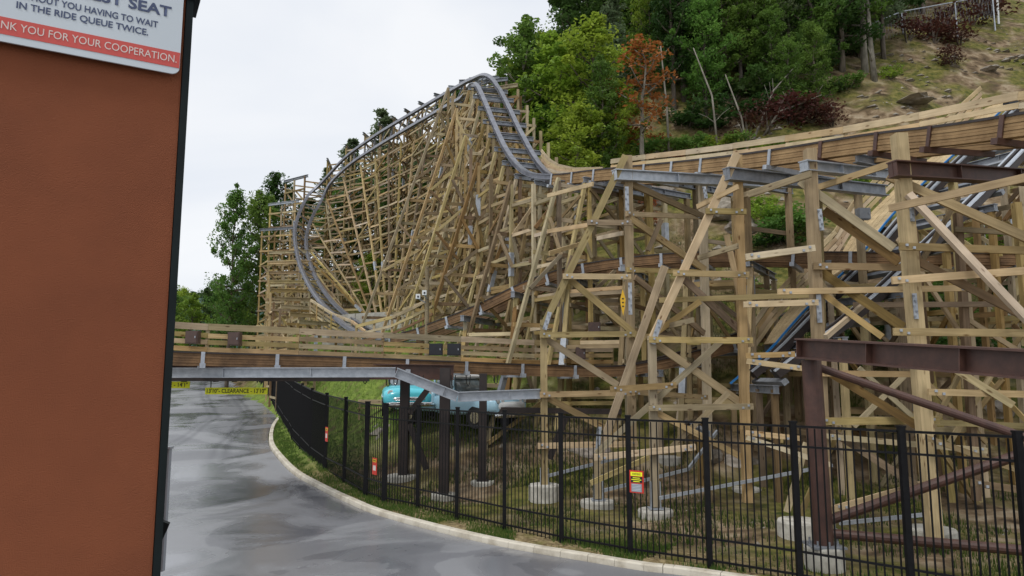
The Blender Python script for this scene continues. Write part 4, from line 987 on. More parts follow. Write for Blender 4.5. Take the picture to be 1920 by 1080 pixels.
# electrical cabinets
def cabinet(px, py, wpx, hpx, Y, m, label, dp=.25):
    p = at(px, py, Y); w_ = wpx / F * Y; h_ = hpx / F * Y; e = empty('electrical_cabinet', (p.x, p.y, p.z - h_ / 2), label, 'electrical box')
    b_ = MB(); b_.box(p.x - w_ / 2, p.x + w_ / 2, Y, Y + dp, p.z - h_ / 2, p.z + h_ / 2); b_.build('cabinet', m, e)
    b_ = MB(); b_.box(p.x - w_ * .44, p.x + w_ * .44, Y - .02, Y - .001, p.z - h_ * .44, p.z + h_ * .44); b_.build('door', m, e)
    b_ = MB(); b_.box(p.x + w_ * .3, p.x + w_ * .36, Y - .045, Y - .021, p.z - h_ * .08, p.z + h_ * .08); b_.build('latch', 'galv', e)
cabinet(359, 632, 23, 24, 23.6, 'bbox', 'brown cabinet on the railing nearest the orange wall')
cabinet(438, 635, 22, 25, 24.2, 'bbox', 'brown cabinet on the railing, second from the orange wall')
cabinet(817, 655, 25, 22, 26.6, 'navy', 'left of the two black cabinets on the railing')
cabinet(851, 655, 25, 22, 26.8, 'navy', 'right of the two black cabinets on the railing')
cabinet(1115, 613, 22, 18, 25.5, 'bbox', 'brown box hanging behind the left bent')
cabinet(1089, 662, 18, 22, 28.6, 'bbox', 'dark brown cabinet on the curving railing behind the left bent')
cabinet(1621, 400, 23, 22, 24.5, 'gbox', 'grey cabinet on the launch walkway railing')
cabinet(1899, 195, 20, 16, 25.0, 'navy', 'black box on the launch railing near the right edge')

# white floodlights on a timber pole
e = empty('floodlight_pole', at(801, 620, 33), 'timber pole with two small white floodlights beside the rising track', 'floodlight')
p0 = at(801, 612, 33); p1 = at(801, 500, 33); b_ = MB(); b_.tube([p0 - Vector((0, 0, 1.5)), p1], [.11, .09], 10); b_.build('pole', 'dark', e)
for px, py in ((784, 556), (796, 549)):
    p = at(px, py, 32.7); b_ = MB(); b_.box(p.x - .10, p.x + .10, p.y - .08, p.y + .08, p.z - .11, p.z + .11); o_ = b_.build('lamp_head', 'white', e)
    b_ = MB(); b_.box(p.x - .03, p.x + .05, p.y - .10, p.y - .081, p.z - .05, p.z + .03); b_.build('lens', 'navy', o_)
    for o2 in [o_.children[0]]: o2.location = (0, 0, 0); [setattr(v_, 'co', v_.co - Vector(e.location)) for v_ in o2.data.vertices]
    beam(e, 'arm', Vector((p.x, p.y, p.z - .1)), Vector((p0.x, 33, p.z - .3)), .04, .04, 'galv')

# ---------------------------------------------------------------- two old cars on the grass bank
def loft(secs, n_=28):
    """secs: (x, half width, z0, z1, exponent) stations along the car"""
    v = []; f = []
    for x, w_, z0, z1, ex in secs:
        cz = (z0 + z1) / 2; hz = (z1 - z0) / 2
        for k in range(n_):
            a = 2 * math.pi * k / n_; c, s = math.cos(a), math.sin(a)
            v.append(Vector((x, w_ * math.copysign(abs(c) ** (2 / ex), c), cz + hz * math.copysign(abs(s) ** (2 / ex), s))))
    for i in range(len(secs) - 1):
        for k in range(n_): f.append((i * n_ + k, i * n_ + (k + 1) % n_, (i + 1) * n_ + (k + 1) % n_, (i + 1) * n_ + k))
    f.append(tuple(range(n_ - 1, -1, -1))); f.append(tuple((len(secs) - 1) * n_ + k for k in range(n_)))
    return v, f
def local(root, name, v, f, m, smooth=True): return mesh(name, v, f, m, root, smooth)
def lbox(root, name, dims, m, b_=None):
    q = MB(); q.box(*dims); return mesh(name, q.v, q.f, m, root)
def wheel(root, x, y, r_=.36):
    w_ = mesh('wheel', *cyl((x, y - .11, r_), (x, y + .11, r_), r_, 20), 'tyre', root)
    s = 1 if y > 0 else -1
    mesh('hubcap', *cyl((x, y + s * .112, r_), (x, y + s * .13, r_), r_ * .55, 16), 'chrome', w_)
def cyl(a, c, r_, n_=12):
    b_ = MB(); b_.tube([Vector(a), Vector(c)], r_, n_); return b_.v, b_.f
def lamp(root, x, y, z, r_=.11):
    o_ = mesh('headlight', *cyl((x - .06, y, z), (x + .02, y, z), r_, 14), 'chrome', root); mesh('lens', *cyl((x + .021, y, z), (x + .03, y, z), r_ * .8, 14), 'white', o_)
# sedan: front points to local +X
p = at(757, 772, 30.2); sedan = empty('vintage_car', (p.x, 31.2, H(p.x, 31.2) + .05), 'turquoise vintage sedan nosing toward the road on the grass bank', 'car', 'old cars on the bank', R(-80))
sedan.rotation_euler[0] = 0; sedan.scale = (1.12, 1.12, 1.18)
S = [(-2.4, .55, .5, .85, 3), (-2.3, .80, .38, .95, 3.5), (-1.7, .94, .3, 1.02, 4), (-.9, .97, .28, 1.05, 4), (.6, .97, .28, 1.06, 4), (1.4, .96, .28, 1.06, 3.6), (2.0, .92, .30, 1.0, 3.2), (2.35, .84, .36, .92, 3), (2.45, .6, .45, .8, 2.6)]
local(sedan, 'body', *loft(S), 'turq')
local(sedan, 'cabin_glass', *loft([(-1.45, .55, .95, 1.15, 3), (-1.0, .76, .95, 1.48, 3), (0.2, .76, .95, 1.5, 3), (.75, .62, .95, 1.25, 3), (.95, .55, .95, 1.1, 3)]), 'glass')
local(sedan, 'roof', *loft([(-1.15, .55, 1.40, 1.50, 2.5), (-.8, .74, 1.40, 1.60, 2.5), (0, .74, 1.42, 1.62, 2.5), (.3, .6, 1.42, 1.54, 2.5)]), 'turq')
o_ = local(sedan, 'bumper', *loft([(2.42, .93, .36, .52, 4), (2.56, .86, .37, .51, 4), (2.58, .5, .40, .49, 4)]), 'chrome')
local(sedan, 'grille', *loft([(2.36, .62, .54, .70, 3), (2.47, .55, .56, .68, 3)]), 'chrome')
local(sedan, 'side_trim', [Vector(q) for q in boxv(-1.8, 1.9, -.985, .985, .66, .70)], BOXF, 'white', False)
for y in (-.66, .66): lamp(sedan, 2.34, y, .80, .12)
for x in (-1.5, 1.5):
    for y in (-.84, .84): wheel(sedan, x, y)
p = at(880, 785, 28.6)
pk = empty('vintage_pickup', (p.x - .5, 29.2, H(p.x - .5, 29.2) + .05), 'light blue vintage pickup with a white bonnet, facing right on the grass bank', 'car', 'old cars on the bank', R(-38)); pk.scale = (1.1, 1.1, 1.12)
local(pk, 'body', *loft([(-.4, .86, .45, 1.12, 5), (.2, .93, .40, 1.15, 5), (1.2, .95, .42, 1.18, 4.5), (2.1, .96, .45, 1.12, 4), (2.45, .92, .5, 1.05, 3.5), (2.52, .8, .55, .95, 3)]), 'lblue')
local(pk, 'bonnet', *loft([(.75, .66, 1.05, 1.24, 3), (1.6, .66, 1.05, 1.25, 3), (2.3, .62, 1.0, 1.17, 3), (2.5, .5, .95, 1.06, 3)]), 'white')
local(pk, 'cargo_bed', *loft([(-2.5, .88, .55, 1.2, 6), (-2.4, .93, .5, 1.25, 7), (-.5, .93, .5, 1.25, 7), (-.42, .88, .5, 1.22, 6)]), 'lblue')
local(pk, 'cabin_glass', *loft([(-.45, .72, 1.1, 1.5, 4), (-.35, .78, 1.1, 1.72, 4), (.45, .76, 1.1, 1.72, 4), (.75, .7, 1.1, 1.4, 4), (.85, .68, 1.1, 1.2, 4)]), 'glass')
local(pk, 'roof', *loft([(-.48, .7, 1.68, 1.78, 3), (-.3, .8, 1.66, 1.84, 3), (.4, .78, 1.66, 1.84, 3), (.56, .66, 1.68, 1.77, 3)]), 'white')
for y in (-.79, .79):
    for x in (-.42, .52): lbox(pk, 'door_pillar', (x - .03, x + .03, y - .03, y + .03, 1.12, 1.72), 'lblue')
local(pk, 'grille', *loft([(2.46, .78, .60, .92, 4), (2.56, .7, .63, .89, 4)]), 'white')
local(pk, 'bumper', *loft([(2.55, .98, .36, .56, 4), (2.70, .93, .38, .54, 4)]), 'chrome')
for y in (-.74, -.5, .5, .74): lamp(pk, 2.50, y, .93, .09)
for x in (-1.6, 1.65):
    for y in (-.84, .84): wheel(pk, x, y, .38)
pb = at(702, 722, 34)
e = empty('park_bench', (pb.x, 34, H(pb.x, 34)), 'small timber bench on the grass left of the turquoise car', 'bench')
for z in (.45, .75): beam(e, 'seat' if z < .5 else 'backrest', (pb.x - .8, 34 + z * .3, e.location.z + z), (pb.x + .8, 34 + z * .3, e.location.z + z), .3 if z < .5 else .05, .06 if z < .5 else .2, 'wood')
for sx in (-.7, .7): beam(e, 'leg', (pb.x + sx, 34.1, e.location.z - .1), (pb.x + sx, 34.2, e.location.z + .8), .08, .08, 'wood', up=Vector((0, 1, 0)))

# ---------------------------------------------------------------- orange station wall with sign, at left
C0 = Vector((-1.03, 2.2, 0)); wd = Vector((.87, .5, 0)).normalized(); wn_ = Vector((wd.y, -wd.x, 0))   # wall face normal towards the camera side
def wp_(px, py, off=0):
    d_ = ray(px, py); o_ = Vector((0, 0, CZ)); t_ = ((C0 + wn_ * off - Vector((0, 0, 0))).dot(wn_) - 0) / d_.dot(wn_)
    return o_ + d_ * t_
cr_ = wp_(318, 540); tdist = (cr_ - C0).dot(wd); cor = C0 + wd * tdist; cor.z = 0
# the wall leans in the picture only through perspective: it is upright in the scene
wall = empty('station_wall', (cor.x, cor.y, 0), 'orange stucco station wall with a dark metal corner trim', 'wall')
bk = -wn_
def wbox(name, t0, t1, n0, n1, z0, z1, m, root=wall):
    v = []
    for z in (z0, z1):
        for a, c in ((t0, n0), (t1, n0), (t1, n1), (t0, n1)):
            q = cor + wd * a - wn_ * c; v.append(Vector((q.x, q.y, z)) - Vector(root.location))
    return mesh(name, v, BOXF, m, root)
wbox('stucco_panel', -2.6, -.002, 0, .10, 0, 7.2, 'stucco')
wbox('corner_trim', 0, .021, -.006, .10, 0, 7.2, 'trim')
q0 = wp_(356, 2); zf = q0.z
wbox('roof_eave', -2.6, .040, -.02, .12, zf + .004, zf + .2, 'trim')
def on_wall(px, py): return wp_(px, py, 0)
s = empty('ride_sign', on_wall(200, 60), 'white rounded sign with a red band fixed high on the orange wall', 'sign')
sgo = .03
tr_ = (wp_(341, 60, sgo) - cor).dot(wd); zb_ = wp_(338, 141, sgo).z
# sign panel with rounded lower corner
def sgn_pt(t_, z, off): q = cor + wd * t_ + wn_ * off; return Vector((q.x, q.y, z))
W_, Hh = 1.05, .75; rad = .024; tl = tr_ - W_; pts = []
for (cx, cz, a0) in ((tr_ - rad, zb_ + rad, -90), (tr_ - rad, zb_ + Hh - rad, 0), (tl + rad, zb_ + Hh - rad, 90), (tl + rad, zb_ + rad, 180)):
    for k in range(7): a = R(a0 + k * 15); pts.append((cx + rad * math.cos(a), cz + rad * math.sin(a)))
def plate(name, pts, o0, o1, m, root):
    v = [sgn_pt(a, z, o1) - Vector(root.location) for a, z in pts] + [sgn_pt(a, z, o0) - Vector(root.location) for a, z in pts]; n_ = len(pts)
    f = [tuple(range(n_)), tuple(range(2 * n_ - 1, n_ - 1, -1))] + [((k + 1) % n_, k, k + n_, (k + 1) % n_ + n_) for k in range(n_)]
    return mesh(name, v, f, m, root)
plate('sign_panel', pts, sgo - .006, sgo, 'signw', s)
zr0 = wp_(339, 129, sgo).z; zr1 = wp_(340, 100, sgo).z
plate('red_band', [(tl + .002, zr0), (tr_ - .001, zr0), (tr_ - .001, zr1), (tl + .002, zr1)], sgo + .0004, sgo + .0012, 'signr', s)
for t_ in (tl + .1, tr_ - .12): plate('standoff', [(t_, zb_ + .1), (t_ + .05, zb_ + .1), (t_ + .05, zb_ + .5), (t_, zb_ + .5)], .001, sgo - .007, 'galvd', s)
def line(txt, m, xl, yl, xr, yr, hpx, off=.0018, bold=.012):
    b0 = wp_(xr, yr, sgo); t1 = (b0 - cor).dot(wd); t0 = (wp_(xl, yl, sgo) - cor).dot(wd); z = b0.z
    hh = abs(wp_(xr, yr - hpx, sgo).z - z)
    text_mesh('lettering', txt, m, s, sgn_pt(t0, z, sgo), sgn_pt(t1, z, sgo), hh, wn_, off=off, bold=bold)
line('BEST SEAT', 'signb', 150, 0, 321, 32.5, 18.5, bold=.03)
line('WITHOUT YOU HAVING TO WAIT', 'signb', 22, -8, 296, 52.5, 11.5, bold=.02)
line('IN THE RIDE QUEUE TWICE.', 'signb', 31, 11, 278, 67, 11.5, bold=.02)
line('THANK YOU FOR YOUR COOPERATION.', 'signl', -44, 43, 331, 118.5, 13.5, off=.003, bold=.0)
# grey cabinet and dark lamp on the far side of the corner
e = empty('wall_cabinet', (cor.x, cor.y, 2.8), 'narrow grey metal box behind the dark corner trim', 'electrical box')
zt_ = at(312, 842, 2.75).z; zb2 = at(300, 1072, 2.75).z
xr_ = at(318, 842, 2.75).x; b_ = MB(); b_.box(xr_ - .25, xr_, 2.75, 2.77, zb2, zt_); b_.build('cabinet', 'gbox', e)
b_ = MB(); b_.box(xr_ - .25, xr_ + .004, 2.745, 2.775, zt_, zt_ + .008); b_.build('lid', 'galv', e)
p = at(301, 1000, 2.45); b_ = MB(); v = [p + Vector(q) for q in ((-.12, 0, .085), (.027, 0, .03), (.02, 0, .01), (-.02, 0, -.085), (-.12, 0, -.085))]
b_.add(v + [q + Vector((-.01, .03, 0)) for q in v], [(4, 3, 2, 1, 0), (5, 6, 7, 8, 9)] + [(k, (k + 1) % 5, (k + 1) % 5 + 5, k + 5) for k in range(5)])
tag(b_.build('wall_lamp', 'trim', origin=p), 'small black angular lamp low on the corner trim', 'lamp')

# ---------------------------------------------------------------- hillside things
# rocks: displaced low spheres
def rock(x, y, sx, sy, sz, label, grp='rocks on the bank', seed=0, zoff=0):
    b_ = bmesh.new(); bmesh.ops.create_icosphere(b_, subdivisions=3, radius=1)
    for v_ in b_.verts:
        q = v_.co.copy(); k = 1 + .35 * noise.noise(q * 1.3 + Vector((seed * 3.1, 0, 0))) + .15 * noise.noise(q * 4 + Vector((seed, 5, 0))); v_.co = Vector((q.x * sx * k, q.y * sy * k, round(q.z * 4) / 4 * sz * k * .5 + q.z * sz * k * .5))
    me = bpy.data.meshes.new('rock'); b_.to_mesh(me); b_.free(); me.materials.append(M['rock'])
    o_ = bpy.data.objects.new('rock', me); link(o_); o_.location = (x, y, H(x, y) + zoff); o_.rotation_euler = (0, 0, seed * 1.7); tag(o_, label, 'rock', grp)
def hit(px, py):
    d_ = ray(px, py); Y = 18.0
    while Y < 120:
        p = Vector((d_.x / d_.y * Y, Y, CZ + d_.z / d_.y * Y))
        if p.z <= H(p.x, p.y): return p
        Y += .15
    return p
# chain link fence and white pole on the skyline at right
e = empty('chain_link_fence', at(1750, 20, 52), 'grey chain link fence high on the slope among the trees', 'fence')
cf = [(1560, 62), (1620, 50), (1690, 22), (1790, 4), (1860, -8)]
cw = [at(a, b, 58) for a, b in cf]
for a, c in zip(cw, cw[1:]):
    b_ = MB(); b_.tube([a, c], .05, 6); b_.build('top_rail', 'galv', e)
    b_ = MB(); k = 12
    for j in range(k):
        u_, v_ = j / k, (j + 1) / k
        b_.tube([a.lerp(c, u_), a.lerp(c, v_) - Vector((0, 0, 2))], .008, 3); b_.tube([a.lerp(c, v_), a.lerp(c, u_) - Vector((0, 0, 2))], .008, 3)
    b_.build('mesh_panel', 'galvd', e)
for a in cw: beam(e, 'fence_post', a - Vector((0, 0, 3.2)), a, .09, .09, 'galv', up=Vector((0, 1, 0)))
pp = hit(1872, 44); b_ = MB(); b_.tube([pp - Vector((0, 0, .3)), at(1866, -60, pp.y)], .09, 8); tag(b_.build('white_pole', 'white', origin=pp), 'slim white pole on the slope near the top right corner', 'pole')
for i, (px, py, sx, sz, lb) in enumerate(((1700, 186, 2.0, .28, 'broad grey slab of rock on the bare slope above the upper railing'), (1790, 205, 1.3, .35, 'smaller grey rock right of the big slab on the bare slope'), (1345, 400, 2.0, 1.1, 'tan rock face seen between the front bents'), (1240, 370, 1.8, .9, 'tan broken rock left of the leaning leg top'), (1370, 350, 1.5, .7, 'tan rock just under the upper cap beams'), (1390, 430, 1.4, .9, 'shaded rock beside the green bush'),
                                     (1100, 845, 1.0, .45, 'brown boulder behind the fence under the left bent'), (1330, 860, .8, .5, 'grey block behind the fence right of the red sign'), (1380, 870, .8, .5, 'grey block between the red sign and the brown column'), (1870, 770, .9, .5, 'grey rock under the pipe brace near the right edge'), (1560, 255, 1.2, .3, 'flat stone on the soil above the upper railing'), (1850, 130, 1.1, .3, 'flat stone high on the mossy slope'))):
    p = hit(px, py); rock(p.x, p.y, sx, sx * .6, sz * .8, lb, seed=i + 1, zoff=-.22 * sx if py < 300 else -.1)

# trees
GT = 'trees on the wooded hillside'
T_ = [ # px, Y, prototype, scale, label
 (962, 54, 'bright_b', 1.35, 'slim yellow green tree just behind the hill crest'),
 (1008, 53, 'bright_b', 1.45, 'tall light green tree between the crest and the dark tree'),
 (985, 50, 'slim_a', 1.15, 'tall slender pale trunked tree directly right of the hill crest'),
 (935, 56, 'leafy_b', 1.2, 'loose green tree partly behind the hill crest'),
 (1045, 48, 'bright_b', 1.15, 'bright yellow green tree right of the slender pale tree'),
 (1010, 60, 'leafy_a', 1.25, 'mid green tree behind the slender pale tree'),
 (1075, 62, 'dark_a', 1.25, 'very dark tall tree whose top meets the sky above the yellow green trees'),
 (1115, 46.5, 'bright_b', 1.0, 'fresh light green tree between the first yellow green tree and the red one'),
 (1085, 43, 'bright_a', .85, 'low bright yellow green tree just above the flared boards'),
 (1150, 45, 'bright_a', .8, 'low yellow green tree left of the lower red leaves'),
 (1150, 63, 'dark_b', 1.35, 'dark tree rising behind the red tree on its left'),
 (1230, 63, 'leafy_b', 1.3, 'green tree crown above the red tree'),
 (1208, 43.5, 'red_a', .95, 'rust red leaved tree standing out against the green wood'),
 (1218, 40, 'red_a', .34, 'small rust red sapling low beside the upper track'),
 (1290, 52, 'dark_a', .95, 'dark tree right of the red tree'),
 (1330, 50, 'leafy_a', .7, 'small green tree at the wood edge right of the red tree'),
 (1310, 66, 'leafy_a', 1.4, 'broad green tree at the top edge above the dark tree'),
 (1390, 60, 'dark_a', 1.1, 'dark shaded tree in the middle of the wood'),
 (1400, 52, 'leafy_b', .65, 'light green young tree with thin trunk in the wood edge'),
 (1450, 56, 'dark_b', 1.1, 'dark bushy tree left of the bare trunks'),
 (1480, 66, 'dark_a', 1.3, 'dark tree high up against the top edge, left of centre of the wood'),
 (1530, 54, 'dark_a', .95, 'dense dark tree with branches reaching the soil'),
 (1460, 51, 'leafy_a', .55, 'low green tree above the brown red brush'),
 (1600, 57, 'dark_b', 1.05, 'dark tree just left of the thick pale trunk'),
 (1640, 53, 'slim_a', .95, 'tree with a thick pale trunk standing at the edge of the bare slope'),
 (1690, 62, 'dark_a', 1.1, 'dark tree behind the chain link fence'),
 (1580, 70, 'dark_a', 1.3, 'dark tree at the top edge above the thick pale trunk'),
 (1760, 66, 'leafy_b', 1.0, 'green tree behind the right half of the chain link fence'),
 (1850, 70, 'dark_b', 1.0, 'dark tree at the top right corner'),
 (1350, 74, 'dark_b', 1.5, 'dark tree far up the slope, upper middle'),
 (1220, 76, 'dark_a', 1.5, 'dark tree far up the slope behind the red tree'),
 (1120, 78, 'leafy_b', 1.5, 'green tree far up the slope near the skyline'),
 (1440, 78, 'dark_a', 1.5, 'dark tree far up the slope at the top edge'),
 (1010, 72, 'dark_b', 1.2, 'dark tree behind the yellow green trees at the skyline'),
]
for px, Y, pr, s_, lb in T_: tree(px, Y, pr, s_, lb, GT, name='red_leaved_tree' if pr == 'red_a' else 'broadleaf_tree')
# conifers and trees behind the coaster hill
for px, Y, pr, s_, lb in ((715, 88, 'pine_a', 1.32, 'conifer with flat tiers rising above the banked track'), (655, 90, 'pine_b', 1.2, 'smaller conifer left of the tiered one behind the track'), (860, 84, 'dark_a', 1.5, 'dark tree top showing left of the hill crest'), (775, 90, 'pine_b', 1.35, 'conifer showing between the tiered one and the crest'), (740, 80, 'leafy_a', 1.1, 'green tree seen through the fan of timber legs'), (820, 82, 'leafy_b', 1.15, 'green tree behind the crest supports'), (680, 80, 'leafy_a', 1.0, 'green tree behind the banked turn'), (610, 90, 'pine_b', 1.0, 'conifer behind the outer left of the turn'), (630, 80, 'leafy_b', .8, 'green tree behind the left supports'), (575, 84, 'dark_b', .95, 'dark tree behind the left end of the turn'), (895, 74, 'bright_b', 1.3, 'yellow green tree behind the crest'), (700, 70, 'bright_b', .6, 'small bright tree between the timber legs'), (780, 70, 'leafy_a', .7, 'small green tree low between the timber legs'), (840, 74, 'dark_b', .9, 'dark tree low behind the climb supports')):
    tree(px, Y, pr, s_, lb, 'trees behind the coaster hill', name='conifer_tree' if 'pine' in pr else 'broadleaf_tree')
# left edge beyond the road
for px, Y, pr, s_, lb in ((440, 74, 'leafy_b', 1.38, 'tall tree standing alone against the sky left of the turn'), (492, 78, 'leafy_a', 1.45, 'bushy tree just left of the outer timber supports'), (515, 84, 'dark_a', 1.2, 'dark tree touching the outer timber supports'), (430, 92, 'leafy_a', .8, 'rounded low tree beyond the railing, middle left'), (370, 96, 'bright_b', .95, 'yellow green rounded tree near the orange wall'), (335, 98, 'leafy_b', .75, 'mid green tree closest to the orange wall'), (400, 100, 'dark_b', .85, 'dark rounded tree between the lighter ones beyond the road'), (355, 120, 'bright_a', 1.5, 'pale green distant tree beyond the road'), (320, 125, 'leafy_a', 1.2, 'green tree at the far bend hidden by the wall edge'), (415, 128, 'leafy_a', 1.25, 'green tree behind the lone tall tree'), (300, 94, 'leafy_a', .8, 'green tree mostly hidden by the orange wall'), (478, 86, 'bright_b', .6, 'yellow green young tree at the foot of the lone tall tree'), (460, 105, 'dark_a', .9, 'dark tree behind the bushy tree')):
    tree(px, Y, pr, s_, lb, 'trees beyond the road', wid=.62 if s_ > 1.3 else .9)
# the mass of the wood on the right hillside: every tree its own object
rnd = random.Random(77); cand = []
for Y in (45, 48.5, 52, 56, 60, 65, 71, 78):
    px = 985 + rnd.uniform(0, 40)
    while px < 1900:
        p = Vector(((px - 960) / F * Y * 1.02, Y, 0)); z = H(p.x, p.y); v_ = (z - CZ)
        dy = Y * sp; tt = Vector((p.x, Y, v_)); dep = Y * cp + v_ * sp; hgt_ = -Y * sp + v_ * cp; py_ = 540 - hgt_ / dep * F
        if px < 1470 + (290 - py_) * 1.25 and py_ > -150 and not (Y < 50 and 1150 < px < 1450): cand.append((px, Y, py_))
        px += rnd.uniform(42, 78) * 50 / Y
cand.sort()
cnt2 = {}
for px, Y, py_ in cand:
    dk_ = px > 1240 or rnd.random() < .3
    pr = rnd.choice(['dark_a', 'dark_b', 'dark_b', 'leafy_a', 'pine_b']) if dk_ else rnd.choice(['leafy_a', 'bright_b', 'bright_a', 'leafy_b', 'bright_b'])
    low_ = 48 if Y < 50 else 99
    s_ = rnd.uniform(.45, .75) if Y < 50 else rnd.uniform(.75, 1.1)
    kind_ = {'d': 'dark', 'l': 'mid green', 'b': 'yellow green', 'p': 'feathery conifer'}[pr[0]]
    row = 'front edge' if Y < 50 else ('middle' if Y < 62 else 'back')
    k_ = (kind_, row); i_ = cnt2.get(k_, 0); cnt2[k_] = i_ + 1
    tree(px, Y + rnd.uniform(-1, 1), pr, s_, '%s tree in the %s of the hillside wood, %s from the left' % (kind_, row, ordw(min(i_, 48))), GT, name='conifer_tree' if pr[0] == 'p' else 'broadleaf_tree', wid=rnd.uniform(.7, .95))
# far wooded ridge
b_ = MB(); rv = []; rf = []
xs_ = [-260 + 6 * k for k in range(50)]
for j in range(7):
    for x in xs_: rv.append((x, 330 + j * 14, 2 + (50 * math.sin(math.pi / 2 * j / 6)) + 5 * noise.noise(Vector((x * .02, 1, 0))) + 1.5 * noise.noise(Vector((x * .2, j, 0)))))
for j in range(6):
    for i in range(len(xs_) - 1): k = j * len(xs_) + i; rf.append((k, k + 1, k + 1 + len(xs_), k + len(xs_)))
M['ridge'] = mat('distant_wood', (.055, .10, .07), (.03, .06, .05), rough=1, scale=.25, detail=8, bump=1)
o_ = mesh('hills', rv, rf, 'ridge', smooth=True); o_['kind'] = 'structure'
rnd = random.Random(5); cl = []
for _ in range(420):
    x = rnd.uniform(-235, -60); cl.append((Vector((x, rnd.uniform(395, 412), 49 + 4.5 * noise.noise(Vector((x * .02, 1, 0))) + rnd.uniform(-3, 2.5))), rnd.uniform(2, 4)))
o_ = bpy.data.objects.new('distant_woodland', leaf_mesh('distant_woodland', cl, 40, 1.5, 'leafd', seed=4)); link(o_); o_['kind'] = 'stuff'; o_['label'] = 'distant bluish wooded ridge beyond the road'; o_['category'] = 'woodland'

# shrubs on the banks (prototypes copied)
def shrub_proto(seed, m, r_=1.0, per=60, size=.15):
    rnd = random.Random(seed); cl = [(Vector((rnd.uniform(-.7, .7) * r_, rnd.uniform(-.7, .7) * r_, rnd.uniform(.1, .8) * r_)), rnd.uniform(.3, .5) * r_) for _ in range(14)]
    tb_ = MB()
    for c, q in cl[:8]: tb_.tube([Vector((0, 0, -.2)), c * .5 + Vector((0, 0, .1)), c], [.03, .02, .008], 4)
    me = bpy.data.meshes.new('stems'); me.from_pydata([tuple(v) for v in tb_.v], [], tb_.f); me.materials.append(M['bark'])
    return me, leaf_mesh('foliage', cl, per, size, m, seed=seed)
SP = {'g': shrub_proto(21, 'leaf'), 'y': shrub_proto(22, 'leafy'), 'd': shrub_proto(23, 'leafd'), 'r': shrub_proto(24, 'leafb', per=45, size=.12), 'o': shrub_proto(25, 'leafr', per=40)}
def shrub(px, py, k, s_, label, grp='shrubs on the bank', p=None):
    p = p or hit(px, py); e = empty('shrub', (p.x, p.y, H(p.x, p.y)), label, 'shrub', grp, random.uniform(0, 6)); e.scale = (s_ * random.uniform(.85, 1.2), s_ * random.uniform(.85, 1.2), s_ * random.uniform(.8, 1.1))
    for nm, me in zip(('stems', 'foliage'), SP[k]): o_ = bpy.data.objects.new(nm, me); link(o_, e)
KN = {'g': 'green leafy', 'y': 'yellow green', 'd': 'dark green', 'r': 'dead brown red', 'o': 'rust coloured'}
SH = []
for px, py, k, s_ in ((1450, 430, 'y', 1.5), (1470, 460, 'g', 1.6), (1500, 440, 'g', 1.5), (1440, 465, 'd', 1.3), (1425, 400, 'y', 1.2), (1250, 350, 'g', 1.0), (1600, 360, 'g', 1.2), (1640, 350, 'y', .9), (1700, 600, 'g', 1.6), (1760, 560, 'g', 1.5), (1730, 640, 'd', 1.5), (1850, 470, 'y', 1.4), (1900, 460, 'g', 1.5), (1620, 640, 'd', 1.5), (1800, 600, 'g', 1.3), (1560, 660, 'd', 1.3), (1880, 560, 'd', 1.3), (1745, 700, 'g', 1.5), (1800, 690, 'd', 1.5), (1860, 650, 'g', 1.4), (1905, 700, 'd', 1.5), (1600, 700, 'g', 1.2), (1660, 690, 'd', 1.4), (1450, 640, 'd', 1.3), (1400, 560, 'g', 1.0)):
    SH.append((px, py, k, s_, 'bank behind the big bents'))
for px, py, k, s_ in ((1400, 262, 'r', 1.7), (1440, 250, 'r', 1.8), (1480, 235, 'r', 1.7), (1520, 232, 'r', 1.6), (1560, 240, 'r', 1.2), (1780, 60, 'r', 2.1), (1820, 45, 'r', 2.1), (1750, 80, 'r', 1.8), (1800, 85, 'r', 1.5), (1700, 80, 'r', 1.6), (1790, 125, 'r', 1.2), (1850, 30, 'r', 2.0), (1390, 285, 'g', 1.3), (1350, 288, 'y', 1.4), (1300, 290, 'g', 1.5), (1250, 290, 'g', 1.4), (1460, 285, 'g', 1.0), (1430, 290, 'y', .9), (1590, 170, 'g', 1.2), (1670, 150, 'y', 1.0), (1240, 275, 'o', 1.1), (1275, 300, 'o', .8), (1200, 295, 'g', 1.5), (1150, 300, 'd', 1.6), (1100, 290, 'y', 1.6), (1060, 300, 'g', 1.6), (1803, 205, 'y', .5), (1520, 190, 'd', 1.8), (1560, 180, 'd', 1.7), (1490, 200, 'd', 1.7), (1330, 250, 'd', 2.0), (1290, 240, 'd', 2.2), (1400, 220, 'd', 2.2), (1440, 190, 'd', 2.2), (1610, 110, 'd', 2.2), (1540, 140, 'd', 2.4), (1370, 190, 'd', 2.4), (1480, 150, 'd', 2.6)):
    SH.append((px, py, k, s_ * (1.35 if k == 'r' else 1), 'slope above the upper railing'))
cnt = {}
for px, py, k, s_, wh in SH:
    c_ = cnt.get((k, wh), 0); cnt[(k, wh)] = c_ + 1
for (k, wh), n_ in list(cnt.items()):
    sel = sorted([q for q in SH if q[2] == k and q[4] == wh], key=lambda q: q[0])
    for i, (px, py, k_, s_, _) in enumerate(sel):
        shrub(px, py, k_, s_, '%s shrub on the %s, %s from the left' % (KN[k_], wh, ordw(i)))
